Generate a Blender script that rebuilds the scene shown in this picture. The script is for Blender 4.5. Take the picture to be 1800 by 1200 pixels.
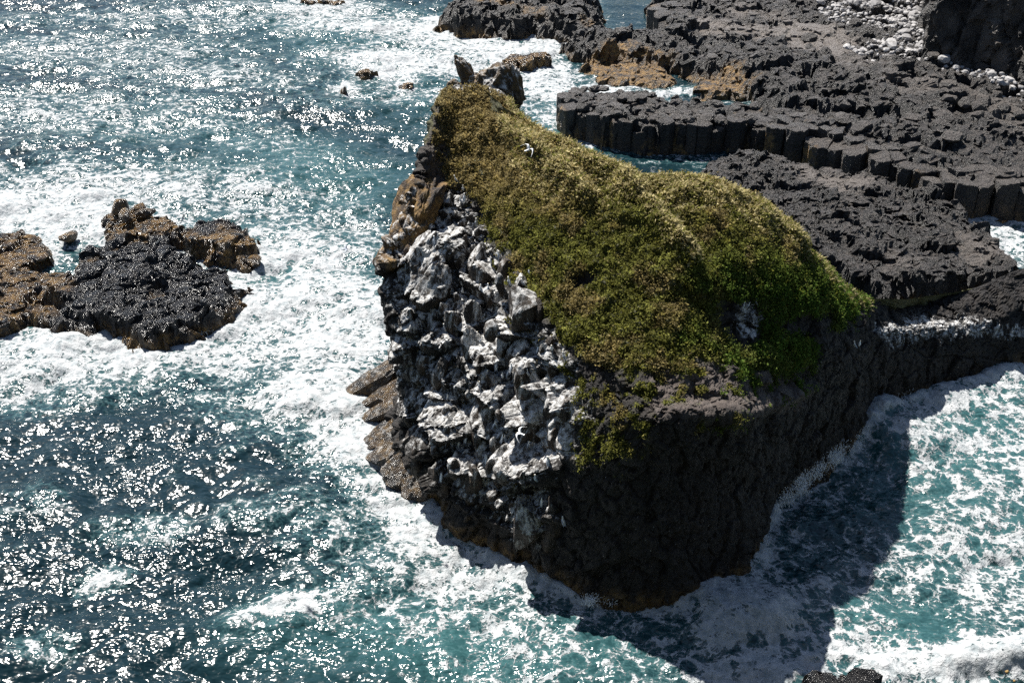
import bpy, bmesh, math, random
import numpy as np
from mathutils import Vector, Matrix
from mathutils.bvhtree import BVHTree

# ------------------------------------------------------------------ camera, sky, sun, exposure
for o in list(bpy.data.objects):
    bpy.data.objects.remove(o)
SC = bpy.context.scene
COL = SC.collection
CAM_H, FPX, PITCH = 50.0, 2000.0, math.radians(32)
cd = bpy.data.cameras.new('camera')
cd.sensor_width = 36.0
cd.lens = 40.0
cd.clip_start = 0.1
cd.clip_end = 8000
cam = bpy.data.objects.new('camera', cd)
COL.objects.link(cam)
cam.location = (0, 0, CAM_H)
cam.rotation_euler = (math.radians(90) - PITCH, 0, 0)
SC.camera = cam

SUN_EL, SUN_AZ = math.radians(57), math.radians(-33)
world = bpy.data.worlds.new('World')
SC.world = world
world.use_nodes = True
wn = world.node_tree.nodes
wl = world.node_tree.links
sky = wn.new('ShaderNodeTexSky')
sky.sky_type = 'NISHITA'
sky.sun_disc = False
sky.sun_elevation = SUN_EL
sky.sun_rotation = SUN_AZ % (2 * math.pi)
sky.air_density = 1.0
sky.dust_density = 0.6
bg = wn.get('Background') or wn.new('ShaderNodeBackground')
bg.inputs['Strength'].default_value = 0.05
wl.new(sky.outputs[0], bg.inputs['Color'])
sl = bpy.data.lights.new('sun', 'SUN')
sl.energy = 5.0
sl.angle = math.radians(0.5)
sl.color = (1.0, 0.955, 0.89)
sun = bpy.data.objects.new('sun', sl)
COL.objects.link(sun)
SUN_DIR = Vector((math.sin(SUN_AZ) * math.cos(SUN_EL), math.cos(SUN_AZ) * math.cos(SUN_EL), math.sin(SUN_EL)))
sun.rotation_euler = SUN_DIR.to_track_quat('Z', 'Y').to_euler()
sun.location = SUN_DIR * 200
vs = SC.view_settings
vs.view_transform = 'Standard'
vs.look = 'None'
vs.exposure = 1.25
vs.gamma = 1.0
vs.use_curve_mapping = False
SC.render.engine = 'CYCLES'
SC.cycles.use_denoising = False
SC.cycles.max_bounces = 4
SC.cycles.diffuse_bounces = 2
SC.cycles.glossy_bounces = 2
SC.cycles.transmission_bounces = 2
SC.cycles.caustics_reflective = False
SC.cycles.caustics_refractive = False

# ------------------------------------------------------------------ layout helpers
CT, ST = math.cos(PITCH), math.sin(PITCH)


def ray(px, py):
    u = (px - 900) / FPX
    v = (600 - py) / FPX
    return np.array([u, CT + v * ST, -ST + v * CT])


def at_z(px, py, z=0.0):
    r = ray(px, py)
    return np.array([0, 0, CAM_H]) + r * ((z - CAM_H) / r[2])


def at_y(px, py, y):
    r = ray(px, py)
    return np.array([0, 0, CAM_H]) + r * (y / r[1])


def at_d(px, py, d):
    r = ray(px, py)
    return np.array([0, 0, CAM_H]) + r / np.linalg.norm(r) * d


def to_px(P):
    x, y, z = P[..., 0], P[..., 1], P[..., 2] - CAM_H
    dep = np.maximum(y * CT - z * ST, 0.1)
    return 900 + FPX * x / dep, 600 - FPX * (y * ST + z * CT) / dep


def poly(pts, z=0.0):
    return np.array([at_z(a, b, z)[:2] for a, b in pts])


def sstep(a, b, x):
    t = np.clip((x - a) / (b - a), 0, 1)
    return t * t * (3 - 2 * t)


def sdist(pts, pg):
    """signed distance to a closed polygon, positive inside"""
    x, y = pts[:, 0], pts[:, 1]
    d2 = np.full(len(x), 1e18)
    ins = np.zeros(len(x), bool)
    n = len(pg)
    for i in range(n):
        a, b = pg[i], pg[(i + 1) % n]
        ex, ey = b - a
        wx, wy = x - a[0], y - a[1]
        t = np.clip((wx * ex + wy * ey) / (ex * ex + ey * ey + 1e-12), 0, 1)
        d2 = np.minimum(d2, (wx - t * ex) ** 2 + (wy - t * ey) ** 2)
        c = (a[1] <= y) != (b[1] <= y)
        xi = a[0] + (y - a[1]) / (b[1] - a[1] + 1e-12) * ex
        ins ^= c & (x < xi)
    d = np.sqrt(d2)
    return np.where(ins, d, -d)


# ------------------------------------------------------------------ noise
def _h(ix, iy, iz, s):
    h = (ix.astype(np.int64) * 374761393 + iy.astype(np.int64) * 668265263 + iz.astype(np.int64) * 2147483647 + s * 974634777) & 0xFFFFFFFF
    h = ((h ^ (h >> 13)) * 1274126177) & 0xFFFFFFFF
    h = ((h ^ (h >> 16)) * 2246822519) & 0xFFFFFFFF
    return h ^ (h >> 15)


def _f(h):
    return (h & 0xFFFFFF).astype(np.float64) / 0xFFFFFF


def vnoise(P, s=0):
    """smooth gradient noise, about -1..1"""
    i = np.floor(P).astype(np.int64)
    f = P - i
    w = f * f * f * (f * (f * 6 - 15) + 10)
    out = 0
    for dx in (0, 1):
        for dy in (0, 1):
            for dz in (0, 1):
                h = _h(i[:, 0] + dx, i[:, 1] + dy, i[:, 2] + dz, s)
                a = _f(h) * 2 * np.pi
                b = _f(h * 7919 & 0xFFFFFFFF) * 2 - 1
                r = np.sqrt(1 - b * b)
                g = (f[:, 0] - dx) * r * np.cos(a) + (f[:, 1] - dy) * r * np.sin(a) + (f[:, 2] - dz) * b
                wt = (w[:, 0] if dx else 1 - w[:, 0]) * (w[:, 1] if dy else 1 - w[:, 1]) * (w[:, 2] if dz else 1 - w[:, 2])
                out = out + g * wt
    return out * 1.5


def fbm(P, oct=4, s=0, gain=0.5):
    o, a, t = 0, 1.0, 0
    for k in range(oct):
        o = o + a * vnoise(P * 2 ** k + 17.3 * k, s + k)
        t += a
        a *= gain
    return o / t


def worley(P, s=0):
    """F1, F2, vector from the cell point, three random numbers of the cell"""
    i = np.floor(P).astype(np.int64)
    n = len(P)
    f1 = np.full(n, 9.0)
    f2 = np.full(n, 9.0)
    V = np.zeros((n, 3))
    ID = np.zeros(n, np.int64)
    for dx in (-1, 0, 1):
        for dy in (-1, 0, 1):
            for dz in (-1, 0, 1):
                h = _h(i[:, 0] + dx, i[:, 1] + dy, i[:, 2] + dz, s)
                q = np.stack([_f(h), _f(h * 7919 & 0xFFFFFFFF), _f(h * 104729 & 0xFFFFFFFF)], 1)
                v = P - (i + np.array([dx, dy, dz]) + q * 0.9 + 0.05)
                d = np.sqrt((v * v).sum(1))
                m = d < f1
                f2 = np.where(m, f1, np.minimum(f2, d))
                f1 = np.where(m, d, f1)
                V[m] = v[m]
                ID[m] = h[m]
    R = np.stack([_f(ID * 31 & 0xFFFFFFFF), _f(ID * 1299709 & 0xFFFFFFFF), _f(ID * 15485863 & 0xFFFFFFFF)], 1)
    return f1, f2, V, R


def chunks(P, s=0, step=0.6, tilt=0.9, crack=0.35, cw=0.16):
    f1, f2, V, R = worley(P, s)
    h = (R[:, 0] - 0.5) * step + ((R * 2 - 1) * V).sum(1) * tilt
    return h - crack * (1 - sstep(0, cw, f2 - f1)), R, f2 - f1


# ------------------------------------------------------------------ mesh helpers
def tag(o, label=None, cat=None, group=None, kind=None):
    if label: o['label'] = label
    if cat: o['category'] = cat
    if group: o['group'] = group
    if kind: o['kind'] = kind
    return o


def mesh_from(name, V, F, mat=None, attrs=None, smooth=True, mi=None):
    V = np.asarray(V, np.float32)
    F = np.asarray(F, np.int32)
    me = bpy.data.meshes.new(name)
    k = F.shape[1]
    me.vertices.add(len(V))
    me.vertices.foreach_set('co', V.ravel())
    me.loops.add(F.size)
    me.loops.foreach_set('vertex_index', F.ravel())
    me.polygons.add(len(F))
    me.polygons.foreach_set('loop_start', np.arange(0, F.size, k, dtype=np.int32))
    me.update(calc_edges=True)
    me.polygons.foreach_set('use_smooth', np.full(len(F), smooth))
    if mi is not None:
        me.polygons.foreach_set('material_index', np.asarray(mi, np.int32))
    for an, av in (attrs or {}).items():
        av = np.asarray(av, np.float32)
        if av.ndim == 2:
            a = me.attributes.new(an, 'FLOAT_COLOR', 'POINT')
            c = np.ones((len(V), 4), np.float32)
            c[:, :av.shape[1]] = av
            a.data.foreach_set('color', c.ravel())
        else:
            a = me.attributes.new(an, 'FLOAT', 'POINT')
            a.data.foreach_set('value', av)
    for m in (mat if isinstance(mat, (list, tuple)) else [mat]):
        if m: me.materials.append(m)
    me.update()
    return me


def link(name, me, parent=None, loc=None):
    o = bpy.data.objects.new(name, me)
    COL.objects.link(o)
    if parent: o.parent = parent
    if loc is not None: o.location = loc
    return o


def empty(name, loc):
    o = bpy.data.objects.new(name, None)
    COL.objects.link(o)
    o.location = loc
    o.empty_display_size = 0.2
    return o


def grid_faces(nu, nv, closed=False):
    a = np.arange(nu * nv).reshape(nu, nv)
    b = np.roll(a, -1, 0) if closed else a[1:]
    if not closed: a = a[:-1]
    return np.stack([a[:, :-1], b[:, :-1], b[:, 1:], a[:, 1:]], -1).reshape(-1, 4)


def normals_of(V, F):
    n = np.cross(V[F[:, 2]] - V[F[:, 0]], V[F[:, 3 % F.shape[1]]] - V[F[:, 1]] if F.shape[1] == 4 else V[F[:, 1]] - V[F[:, 0]])
    if F.shape[1] == 3: n = np.cross(V[F[:, 1]] - V[F[:, 0]], V[F[:, 2]] - V[F[:, 0]])
    N = np.zeros_like(V)
    for k in range(F.shape[1]):
        for c in range(3):
            N[:, c] += np.bincount(F[:, k], n[:, c], len(V))
    return N / (np.linalg.norm(N, axis=1, keepdims=True) + 1e-9)


# ------------------------------------------------------------------ materials
class NT:
    def __init__(s, name):
        s.m = bpy.data.materials.new(name)
        s.m.use_nodes = True
        s.t = s.m.node_tree
        s.t.nodes.clear()
        s.out = s.n('ShaderNodeOutputMaterial')

    def n(s, typ, **kw):
        nd = s.t.nodes.new(typ)
        for k, v in kw.items(): setattr(nd, k, v)
        return nd

    def put(s, sock, v):
        if isinstance(v, bpy.types.NodeSocket): s.t.links.new(v, sock)
        elif v is not None: sock.default_value = v

    def math(s, op, a, b=None, c=None, clamp=False):
        nd = s.n('ShaderNodeMath', operation=op)
        nd.use_clamp = clamp
        s.put(nd.inputs[0], a)
        if b is not None: s.put(nd.inputs[1], b)
        if c is not None: s.put(nd.inputs[2], c)
        return nd.outputs[0]

    def ss(s, x, a, b, lo=0.0, hi=1.0):
        nd = s.n('ShaderNodeMapRange', interpolation_type='SMOOTHSTEP')
        s.put(nd.inputs[0], x)
        for i, v in ((1, a), (2, b), (3, lo), (4, hi)): s.put(nd.inputs[i], v)
        return nd.outputs[0]

    def mix(s, f, a, b, bt='MIX'):
        nd = s.n('ShaderNodeMix', data_type='RGBA', blend_type=bt)
        s.put(nd.inputs[0], f)
        s.put(nd.inputs[6], a if not isinstance(a, tuple) else a + (1,))
        s.put(nd.inputs[7], b if not isinstance(b, tuple) else b + (1,))
        return nd.outputs[2]

    def noise(s, vec, scale, detail=4, rough=0.55, dist=0.0, col=False):
        nd = s.n('ShaderNodeTexNoise')
        s.put(nd.inputs['Vector'], vec)
        nd.inputs['Scale'].default_value = scale
        nd.inputs['Detail'].default_value = detail
        nd.inputs['Roughness'].default_value = rough
        nd.inputs['Distortion'].default_value = dist
        return nd.outputs['Color' if col else 'Fac']

    def voro(s, vec, scale, feat='F1', out='Distance', dims='3D'):
        nd = s.n('ShaderNodeTexVoronoi', feature=feat, voronoi_dimensions=dims)
        s.put(nd.inputs['Vector'], vec)
        nd.inputs['Scale'].default_value = scale
        return nd.outputs[out]

    def pos(s, scale=(1, 1, 1), warp=0.0, wscale=1.0):
        g = s.n('ShaderNodeNewGeometry')
        v = g.outputs['Position']
        if warp:
            w = s.n('ShaderNodeVectorMath', operation='SUBTRACT')
            s.put(w.inputs[0], s.noise(v, wscale, 3, col=True))
            w.inputs[1].default_value = (0.5, 0.5, 0.5)
            m = s.n('ShaderNodeVectorMath', operation='SCALE')
            s.put(m.inputs[0], w.outputs[0])
            m.inputs['Scale'].default_value = warp
            a = s.n('ShaderNodeVectorMath', operation='ADD')
            s.put(a.inputs[0], v)
            s.put(a.inputs[1], m.outputs[0])
            v = a.outputs[0]
        if scale != (1, 1, 1):
            m = s.n('ShaderNodeVectorMath', operation='MULTIPLY')
            s.put(m.inputs[0], v)
            m.inputs[1].default_value = scale
            v = m.outputs[0]
        return v

    def attr(s, name, out='Fac'):
        return s.n('ShaderNodeAttribute', attribute_name=name).outputs[out]

    def sep(s, v):
        nd = s.n('ShaderNodeSeparateXYZ')
        s.put(nd.inputs[0], v)
        return nd.outputs

    def bump(s, h, strength, dist, normal=None):
        nd = s.n('ShaderNodeBump')
        s.put(nd.inputs['Strength'], strength)
        s.put(nd.inputs['Distance'], dist)
        s.put(nd.inputs['Height'], h)
        if normal is not None: s.put(nd.inputs['Normal'], normal)
        return nd.outputs[0]

    def bsdf(s, col, rough, normal=None, **kw):
        nd = s.n('ShaderNodeBsdfPrincipled')
        s.put(nd.inputs['Base Color'], col if not isinstance(col, tuple) else col + (1,))
        s.put(nd.inputs['Roughness'], rough)
        if normal is not None: s.put(nd.inputs['Normal'], normal)
        for k, v in kw.items(): s.put(nd.inputs[k], v)
        s.put(s.out.inputs[0], nd.outputs[0])
        return nd


def rock_material(name, dark, mid, pale=(0.17, 0.155, 0.14), moss=(0.075, 0.075, 0.026), rough=0.6, bump=0.12, spec=0.35, specks=0.0, lit_tops=0.0):
    """basalt: masks R moss, G guano, B ochre weed; 'pale' smooth weathered patches"""
    t = NT(name)
    p = t.pos()
    m = t.sep(t.attr('mask', 'Vector'))
    nz = t.sep(t.n('ShaderNodeNewGeometry').outputs['Normal'])[2]
    n1 = t.noise(p, 0.9, 6, 0.65)
    n2 = t.noise(p, 6.0, 5, 0.65)
    c = t.mix(t.ss(n1, 0.35, 0.7), dark, mid)
    c = t.mix(t.math('MULTIPLY', t.ss(n2, 0.52, 0.78), 0.35), c, pale)
    c = t.mix(t.math('MULTIPLY', t.attr('pale'), t.ss(n2, 0.2, 0.6, 0.55, 1.0)), c, pale)
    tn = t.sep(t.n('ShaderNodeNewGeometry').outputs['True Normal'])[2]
    c = t.mix(t.math('MULTIPLY', t.ss(tn, 0.80, 0.97), t.math('MULTIPLY', t.ss(n2, 0.35, 0.65), lit_tops)), c, pale)  # level facets lightened in the colour as if lit, side facets left dark
    # ochre weed and lichen
    n3 = t.noise(p, 2.2, 5, 0.6)
    och = t.mix(t.ss(n3, 0.35, 0.7), (0.09, 0.05, 0.018), (0.30, 0.18, 0.055))
    of = t.math('MULTIPLY', m[2], t.ss(t.noise(p, 0.9, 6, 0.7), 0.38, 0.56), clamp=True)
    c = t.mix(of, c, och)
    c = t.mix(t.math('MULTIPLY', m[0], t.ss(n3, 0.35, 0.6, 0.6, 1), clamp=True), c, moss)
    # guano on tops, running down in streaks
    st = t.noise(t.pos((2.6, 2.6, 0.22), 0.5, 0.7), 1.0, 5, 0.6)
    st2 = t.noise(t.pos((7.0, 7.0, 0.8), 0.2, 2.0), 1.0, 4, 0.6)
    top = t.ss(nz, -0.25, 0.65)
    g = t.math('ADD', t.math('MULTIPLY', m[1], 0.46), t.math('MULTIPLY', top, 0.42))
    g = t.math('ADD', g, t.math('MULTIPLY', t.math('SUBTRACT', st, 0.5), 2.1))
    g = t.math('ADD', g, t.math('MULTIPLY', t.math('SUBTRACT', st2, 0.5), 0.7))
    g = t.math('MULTIPLY', t.ss(g, 0.50, 0.98), t.ss(m[1], 0.02, 0.25))
    gc = t.mix(t.ss(t.noise(p, 3.1, 4, 0.6), 0.35, 0.65), (0.40, 0.39, 0.37), (0.74, 0.74, 0.73))
    c = t.mix(t.math('MULTIPLY', g, 0.92), c, gc)
    sp = t.math('MULTIPLY', t.ss(t.voro(p, 2.6), 0.05, 0.10, 1, 0), t.ss(t.noise(p, 0.35, 2), 0.44, 0.6))
    c = t.mix(t.math('MULTIPLY', sp, specks), c, (0.45, 0.44, 0.42))
    h = t.math('ADD', t.math('ADD', t.math('MULTIPLY', n2, 1.0), t.noise(p, 22, 4, 0.7)), t.math('MULTIPLY', t.voro(t.pos((1, 1, 1), 0.3, 2.0), 3.2), 0.9))
    nb = t.bump(h, 0.9, bump)
    t.bsdf(c, t.math('ADD', rough, t.math('MULTIPLY', g, 0.25)), nb, **{'Specular IOR Level': spec})
    return t.m


M_STACK = rock_material('stack_basalt', (0.008, 0.0065, 0.0055), (0.024, 0.0195, 0.0165), pale=(0.115, 0.092, 0.08), specks=0.8)
M_LAVA = rock_material('lava_basalt', (0.0036, 0.0032, 0.0030), (0.018, 0.0158, 0.0142), pale=(0.14, 0.120, 0.104), rough=0.42, bump=0.2, spec=0.55, lit_tops=0.55)
M_WET = rock_material('wet_lava', (0.004, 0.004, 0.0045), (0.011, 0.0105, 0.011), pale=(0.085, 0.08, 0.075), rough=0.24, bump=0.2, spec=0.8, lit_tops=0.3)


def stone_material():
    t = NT('bleached_stone')
    p = t.pos()
    r = t.n('ShaderNodeObjectInfo').outputs['Random']
    c = t.mix(r, (0.17, 0.165, 0.165), (0.38, 0.37, 0.365))
    c = t.mix(t.ss(t.noise(p, 3, 5), 0.45, 0.75), c, (0.2, 0.19, 0.18))
    t.bsdf(c, 0.85, t.bump(t.noise(p, 9, 5), 0.6, 0.08))
    return t.m


M_STONE = stone_material()


def plant_material():
    t = NT('cliff_plants')
    p = t.pos()
    c0 = t.attr('tint', 'Color')
    c = t.mix(t.ss(t.noise(p, 5, 3), 0.3, 0.7), c0, t.mix(0.5, c0, (0.02, 0.02, 0.006)))
    d = t.n('ShaderNodeBsdfDiffuse')
    t.put(d.inputs[0], c)
    tr = t.n('ShaderNodeBsdfTranslucent')
    t.put(tr.inputs[0], c)
    mx = t.n('ShaderNodeMixShader')
    mx.inputs[0].default_value = 0.42
    t.put(mx.inputs[1], d.outputs[0])
    t.put(mx.inputs[2], tr.outputs[0])
    t.put(t.out.inputs[0], mx.outputs[0])
    return t.m


M_PLANT = plant_material()


def sea_material():
    t = NT('sea_water')
    dens = t.attr('foam')
    aer = t.attr('aer')
    pw = t.pos((1, 1, 0), 1.6, 0.45)
    pw2 = t.pos((1.0, 1.25, 0), 0.5, 1.7)
    e1 = t.voro(pw, 0.75, 'DISTANCE_TO_EDGE')
    e2 = t.voro(pw2, 1.9, 'DISTANCE_TO_EDGE')
    e3 = t.voro(t.pos((1, 1, 0), 0.3, 3.0), 4.6, 'DISTANCE_TO_EDGE')
    f1 = t.noise(t.pos((1, 1.3, 0), 1.0, 0.6), 0.30, 5, 0.55)
    f2 = t.noise(t.pos((1, 1, 0), 0.4, 2.0), 1.7, 6, 0.62)

    def inv(x, w, pw_=1.5):
        return t.math('POWER', t.math('SUBTRACT', 1.0, t.math('DIVIDE', x, w), clamp=True), pw_)

    def ridge(vec, sc, w, d=0.6):
        return inv(t.math('ABSOLUTE', t.math('SUBTRACT', t.noise(vec, sc, d, 0.5), 0.5)), w, 1.8)
    swirl = t.pos((1, 1.35, 0), 3.2, 0.30)
    swirl2 = t.pos((1.2, 1, 0), 1.3, 0.85)
    l1 = inv(e1, 0.36)
    l2 = inv(e2, 0.36)
    l3 = inv(e3, 0.36)
    lace = t.math('ADD', t.math('MULTIPLY', l1, 0.30), t.math('ADD', t.math('MULTIPLY', l2, 0.28), t.math('MULTIPLY', l3, 0.12)))
    for vec, sc, w, a in ((swirl, 0.42, 0.17, 0.34), (swirl2, 0.95, 0.17, 0.36), (swirl, 2.1, 0.18, 0.28), (swirl2, 4.3, 0.18, 0.18)):
        lace = t.math('ADD', lace, t.math('MULTIPLY', ridge(vec, sc, w), a))
    v = t.math('ADD', dens, t.math('MULTIPLY', t.math('SUBTRACT', f1, 0.5), 0.8))
    v = t.math('ADD', v, t.math('MULTIPLY', t.math('SUBTRACT', f2, 0.5), 0.35))
    v = t.math('ADD', v, lace)
    fm = t.ss(v, 1.26, 1.56)
    fm = t.math('MULTIPLY', fm, t.ss(dens, 0.0, 0.12))
    halo = t.ss(v, 0.8, 1.45)
    w = t.mix(t.math('MULTIPLY', aer, 1.0, clamp=True), (0.0032, 0.0122, 0.0165), (0.021, 0.064, 0.068))
    w = t.mix(t.math('MULTIPLY', t.math('MULTIPLY', halo, t.ss(dens, 0, .3)), 0.5), w, (0.055, 0.13, 0.135))
    fc = t.mix(t.ss(f2, 0.3, 0.65), (0.22, 0.25, 0.262), (0.42, 0.43, 0.435))
    c = t.mix(fm, w, fc)
    p = t.pos()
    rip = t.math('ADD', t.noise(t.pos((1, 1.6, 1)), 1.8, 1, 0.5), t.math('MULTIPLY', t.noise(p, 4.2, 1, 0.5), 0.20))
    gust = t.ss(t.noise(t.pos((1, 1.6, 0), 3.0, 0.1), 0.13, 3, 0.55), 0.36, 0.62, 0.55, 1.15)
    nb = t.bump(rip, gust, 0.15)
    hf = t.math('ADD', t.math('MULTIPLY', fm, 0.8), t.math('MULTIPLY', f2, 1.0))
    nf = t.bump(hf, 1.0, 0.32)
    wat = t.n('ShaderNodeBsdfPrincipled')
    t.put(wat.inputs['Base Color'], w)
    t.put(wat.inputs['Roughness'], 0.16)
    wat.inputs['IOR'].default_value = 1.333
    t.put(wat.inputs['Normal'], nb)
    fo = t.n('ShaderNodeBsdfDiffuse')
    t.put(fo.inputs[0], fc)
    t.put(fo.inputs['Normal'], nf)
    mx = t.n('ShaderNodeMixShader')
    t.put(mx.inputs[0], fm)
    t.put(mx.inputs[1], wat.outputs[0])
    t.put(mx.inputs[2], fo.outputs[0])
    t.put(t.out.inputs[0], mx.outputs[0])
    return t.m


M_SEA = sea_material()


def plain(name, col, rough=0.7, var=0.3):
    t = NT(name)
    c = t.mix(t.math('MULTIPLY', t.ss(t.noise(t.pos(), 12, 3), 0.3, 0.7), var), col, tuple(x * 0.5 for x in col))
    t.bsdf(c, rough)
    return t.m


M_WHITE = plain('white_feathers', (0.8, 0.8, 0.79), 0.7, 0.1)
M_GREY = plain('grey_feathers', (0.30, 0.33, 0.38), 0.7)
M_BLACK = plain('black_feathers', (0.012, 0.011, 0.011), 0.5)
M_BILL = plain('yellow_bill', (0.45, 0.33, 0.05), 0.5)
M_SPRAY = plain('white_spray', (0.85, 0.87, 0.88), 0.9, 0.05)
M_STRAW = plain('dry_grass', (0.22, 0.14, 0.045), 0.8)

# ------------------------------------------------------------------ the sea stack: a lofted control net
# every column: water line, then eight points (px, py, depth) up to the ridge
NET = [
    [(688, 778, 66.8), (704, 690, 66.6), (706, 600, 66.5), (676, 510, 66.5), (682, 430, 67.5), (722, 340, 69.5), (752, 250, 71.8), (768, 190, 73.8), (780, 158, 76.0)],
    [(768, 903, 58.5), (745, 800, 60.0), (740, 700, 61.5), (738, 600, 63.1), (735, 500, 65.0), (748, 420, 67.5), (772, 330, 70.3), (790, 230, 73.3), (800, 150, 76.0)],
    [(850, 962, 55.0), (840, 850, 56.5), (835, 740, 58.5), (835, 640, 60.6), (840, 530, 63.2), (845, 430, 66.3), (845, 330, 69.3), (840, 230, 72.8), (836, 152, 76.0)],
    [(940, 1007, 53.0), (930, 900, 53.8), (925, 790, 55.3), (925, 690, 57.0), (920, 580, 59.6), (905, 470, 63.0), (890, 350, 67.0), (882, 250, 70.8), (882, 160, 75.0)],
    [(1030, 1055, 50.3), (1025, 950, 51.2), (1015, 850, 52.0), (1010, 750, 53.3), (1005, 650, 55.2), (985, 540, 58.0), (960, 420, 61.9), (935, 315, 66.3), (918, 205, 71.0)],
    [(1150, 1068, 49.7), (1150, 950, 50.0), (1145, 840, 50.5), (1140, 740, 50.3), (1135, 665, 52.6), (1115, 570, 55.3), (1080, 455, 58.9), (1036, 332, 63.2), (1010, 252, 66.8)],
    [(1240, 1045, 50.8), (1250, 950, 51.5), (1250, 850, 52.0), (1245, 740, 51.4), (1240, 650, 54.0), (1225, 550, 56.7), (1195, 450, 58.8), (1150, 347, 62.6), (1110, 304, 64.6)],
    [(1325, 990, 53.5), (1340, 900, 55.0), (1345, 820, 55.0), (1340, 730, 54.4), (1340, 640, 56.8), (1330, 550, 59.1), (1310, 460, 60.5), (1275, 357, 63.6), (1250, 314, 65.6)],
    [(1352, 885, 59.4), (1400, 820, 60.5), (1420, 740, 60.0), (1420, 690, 60.0), (1415, 640, 60.3), (1410, 560, 61.5), (1400, 500, 62.7), (1380, 428, 65.0), (1358, 376, 67.3)],
    [(1462, 832, 62.5), (1475, 780, 64.0), (1490, 720, 64.0), (1490, 670, 64.0), (1485, 620, 64.0), (1475, 570, 64.8), (1465, 530, 65.5), (1452, 490, 66.4), (1428, 450, 68.8)],
    [(1535, 752, 68.2), (1538, 710, 68.5), (1540, 680, 68.3), (1540, 650, 68.2), (1535, 620, 68.2), (1530, 590, 68.5), (1522, 565, 69.0), (1515, 545, 69.5), (1508, 518, 70.3)],
    [(1620, 705, 71.4), (1620, 680, 71.8), (1620, 650, 71.8), (1618, 620, 71.9), (1615, 597, 72.0), (1613, 577, 72.4), (1610, 562, 73.5), (1608, 545, 75.0), (1605, 526, 77.0)],
    [(1720, 675, 73.7), (1720, 650, 74.2), (1720, 630, 74.2), (1720, 605, 74.3), (1718, 585, 74.5), (1715, 566, 75.0), (1712, 550, 76.2), (1710, 530, 77.2), (1707, 508, 78.5)],
    [(1810, 648, 75.7), (1810, 630, 76.5), (1810, 600, 76.6), (1810, 580, 76.8), (1810, 560, 77.0), (1808, 540, 77.5), (1805, 520, 78.5), (1802, 498, 80.0), (1800, 472, 81.5)],
    [(1960, 610, 78.0), (1960, 590, 79.0), (1960, 570, 79.0), (1960, 550, 79.3), (1960, 530, 79.6), (1958, 510, 80.0), (1955, 490, 81.0), (1950, 470, 82.5), (1945, 447, 84.0)],
]
front = []
for c in NET:
    q = [at_y(*p) for p in c]
    q[0][2] = 0.0
    b = q[0].copy()
    b[2] = -3.0
    b[1] -= 0.6
    front.append(np.array([b] + q))
front = np.array(front)                       # columns x 10 rows x 3
back = []
for j, off in ((14, (3, 5)), (12, (1, 5)), (10, (2.5, 6)), (8, (3.0, 8)), (6, (2, 8)), (4, (0, 7)), (2, (-1, 6)), (0, (-1.5, 4.5))):
    R = front[j, -1]
    rows = []
    for k in range(10):
        a = (9 - k) / 9.0
        rows.append(np.array([R[0] + off[0] * a ** 0.8, R[1] + off[1] * a ** 0.8, R[2] + (-3 - R[2]) * a]))
    back.append(np.array(rows))
NETW = np.concatenate([front, np.array(back)], 0)
NF, NB = len(front), len(back)


def catmull(P, t, closed):
    """P (n, ...), t parameter values"""
    n = len(P)
    i = np.floor(t).astype(int)
    f = (t - i).reshape((-1,) + (1,) * (P.ndim - 1))
    g = (lambda k: P[k % n]) if closed else (lambda k: P[np.clip(k, 0, n - 1)])
    a, b, c, d = g(i - 1), g(i), g(i + 1), g(i + 2)
    return 0.5 * (2 * b + (c - a) * f + (2 * a - 5 * b + 4 * c - d) * f ** 2 + (3 * b - a - 3 * c + d) * f ** 3)


def uparams():
    n = NF + NB
    ts = []
    for k in range(n):
        a, b = NETW[k, 2:7].mean(0), NETW[(k + 1) % n, 2:7].mean(0)
        res = 0.10 if k < NF - 3 else (0.18 if k < NF - 1 else 0.5)
        m = max(3, int(np.linalg.norm(b - a) / res))
        ts.append(k + np.arange(m) / m)
    return np.concatenate(ts)


tu = uparams()
tv = np.concatenate([np.arange(8) / 8.0] + [k + np.arange(40) / 40.0 for k in range(1, 9)] + [[9.0]])
G1 = catmull(NETW, tu, True)                  # nu x 10 x 3
G2 = catmull(np.swapaxes(G1, 0, 1), np.minimum(tv, 8.99999), False)
SV = np.swapaxes(G2, 0, 1).copy()             # nu x nv x 3
nu, nv = SV.shape[:2]
SV = SV.reshape(-1, 3)
SF = grid_faces(nu, nv, True)
uu = np.repeat(tu, nv)
vv = np.tile(tv, nu)
SN = normals_of(SV, SF)
ctr = NETW[:NF, :, :].mean((0, 1))
isfront = (uu < NF - 0.9).astype(float)
px, py = to_px(SV)
PX2 = np.stack([px, py], 1)
wob = fbm(SV * 0.55, 4, 3) * 26


def region(pts, soft=14, w=1.0):
    return sstep(-soft, soft, sdist(PX2, np.array(pts, float)) + wob * w)


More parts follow.
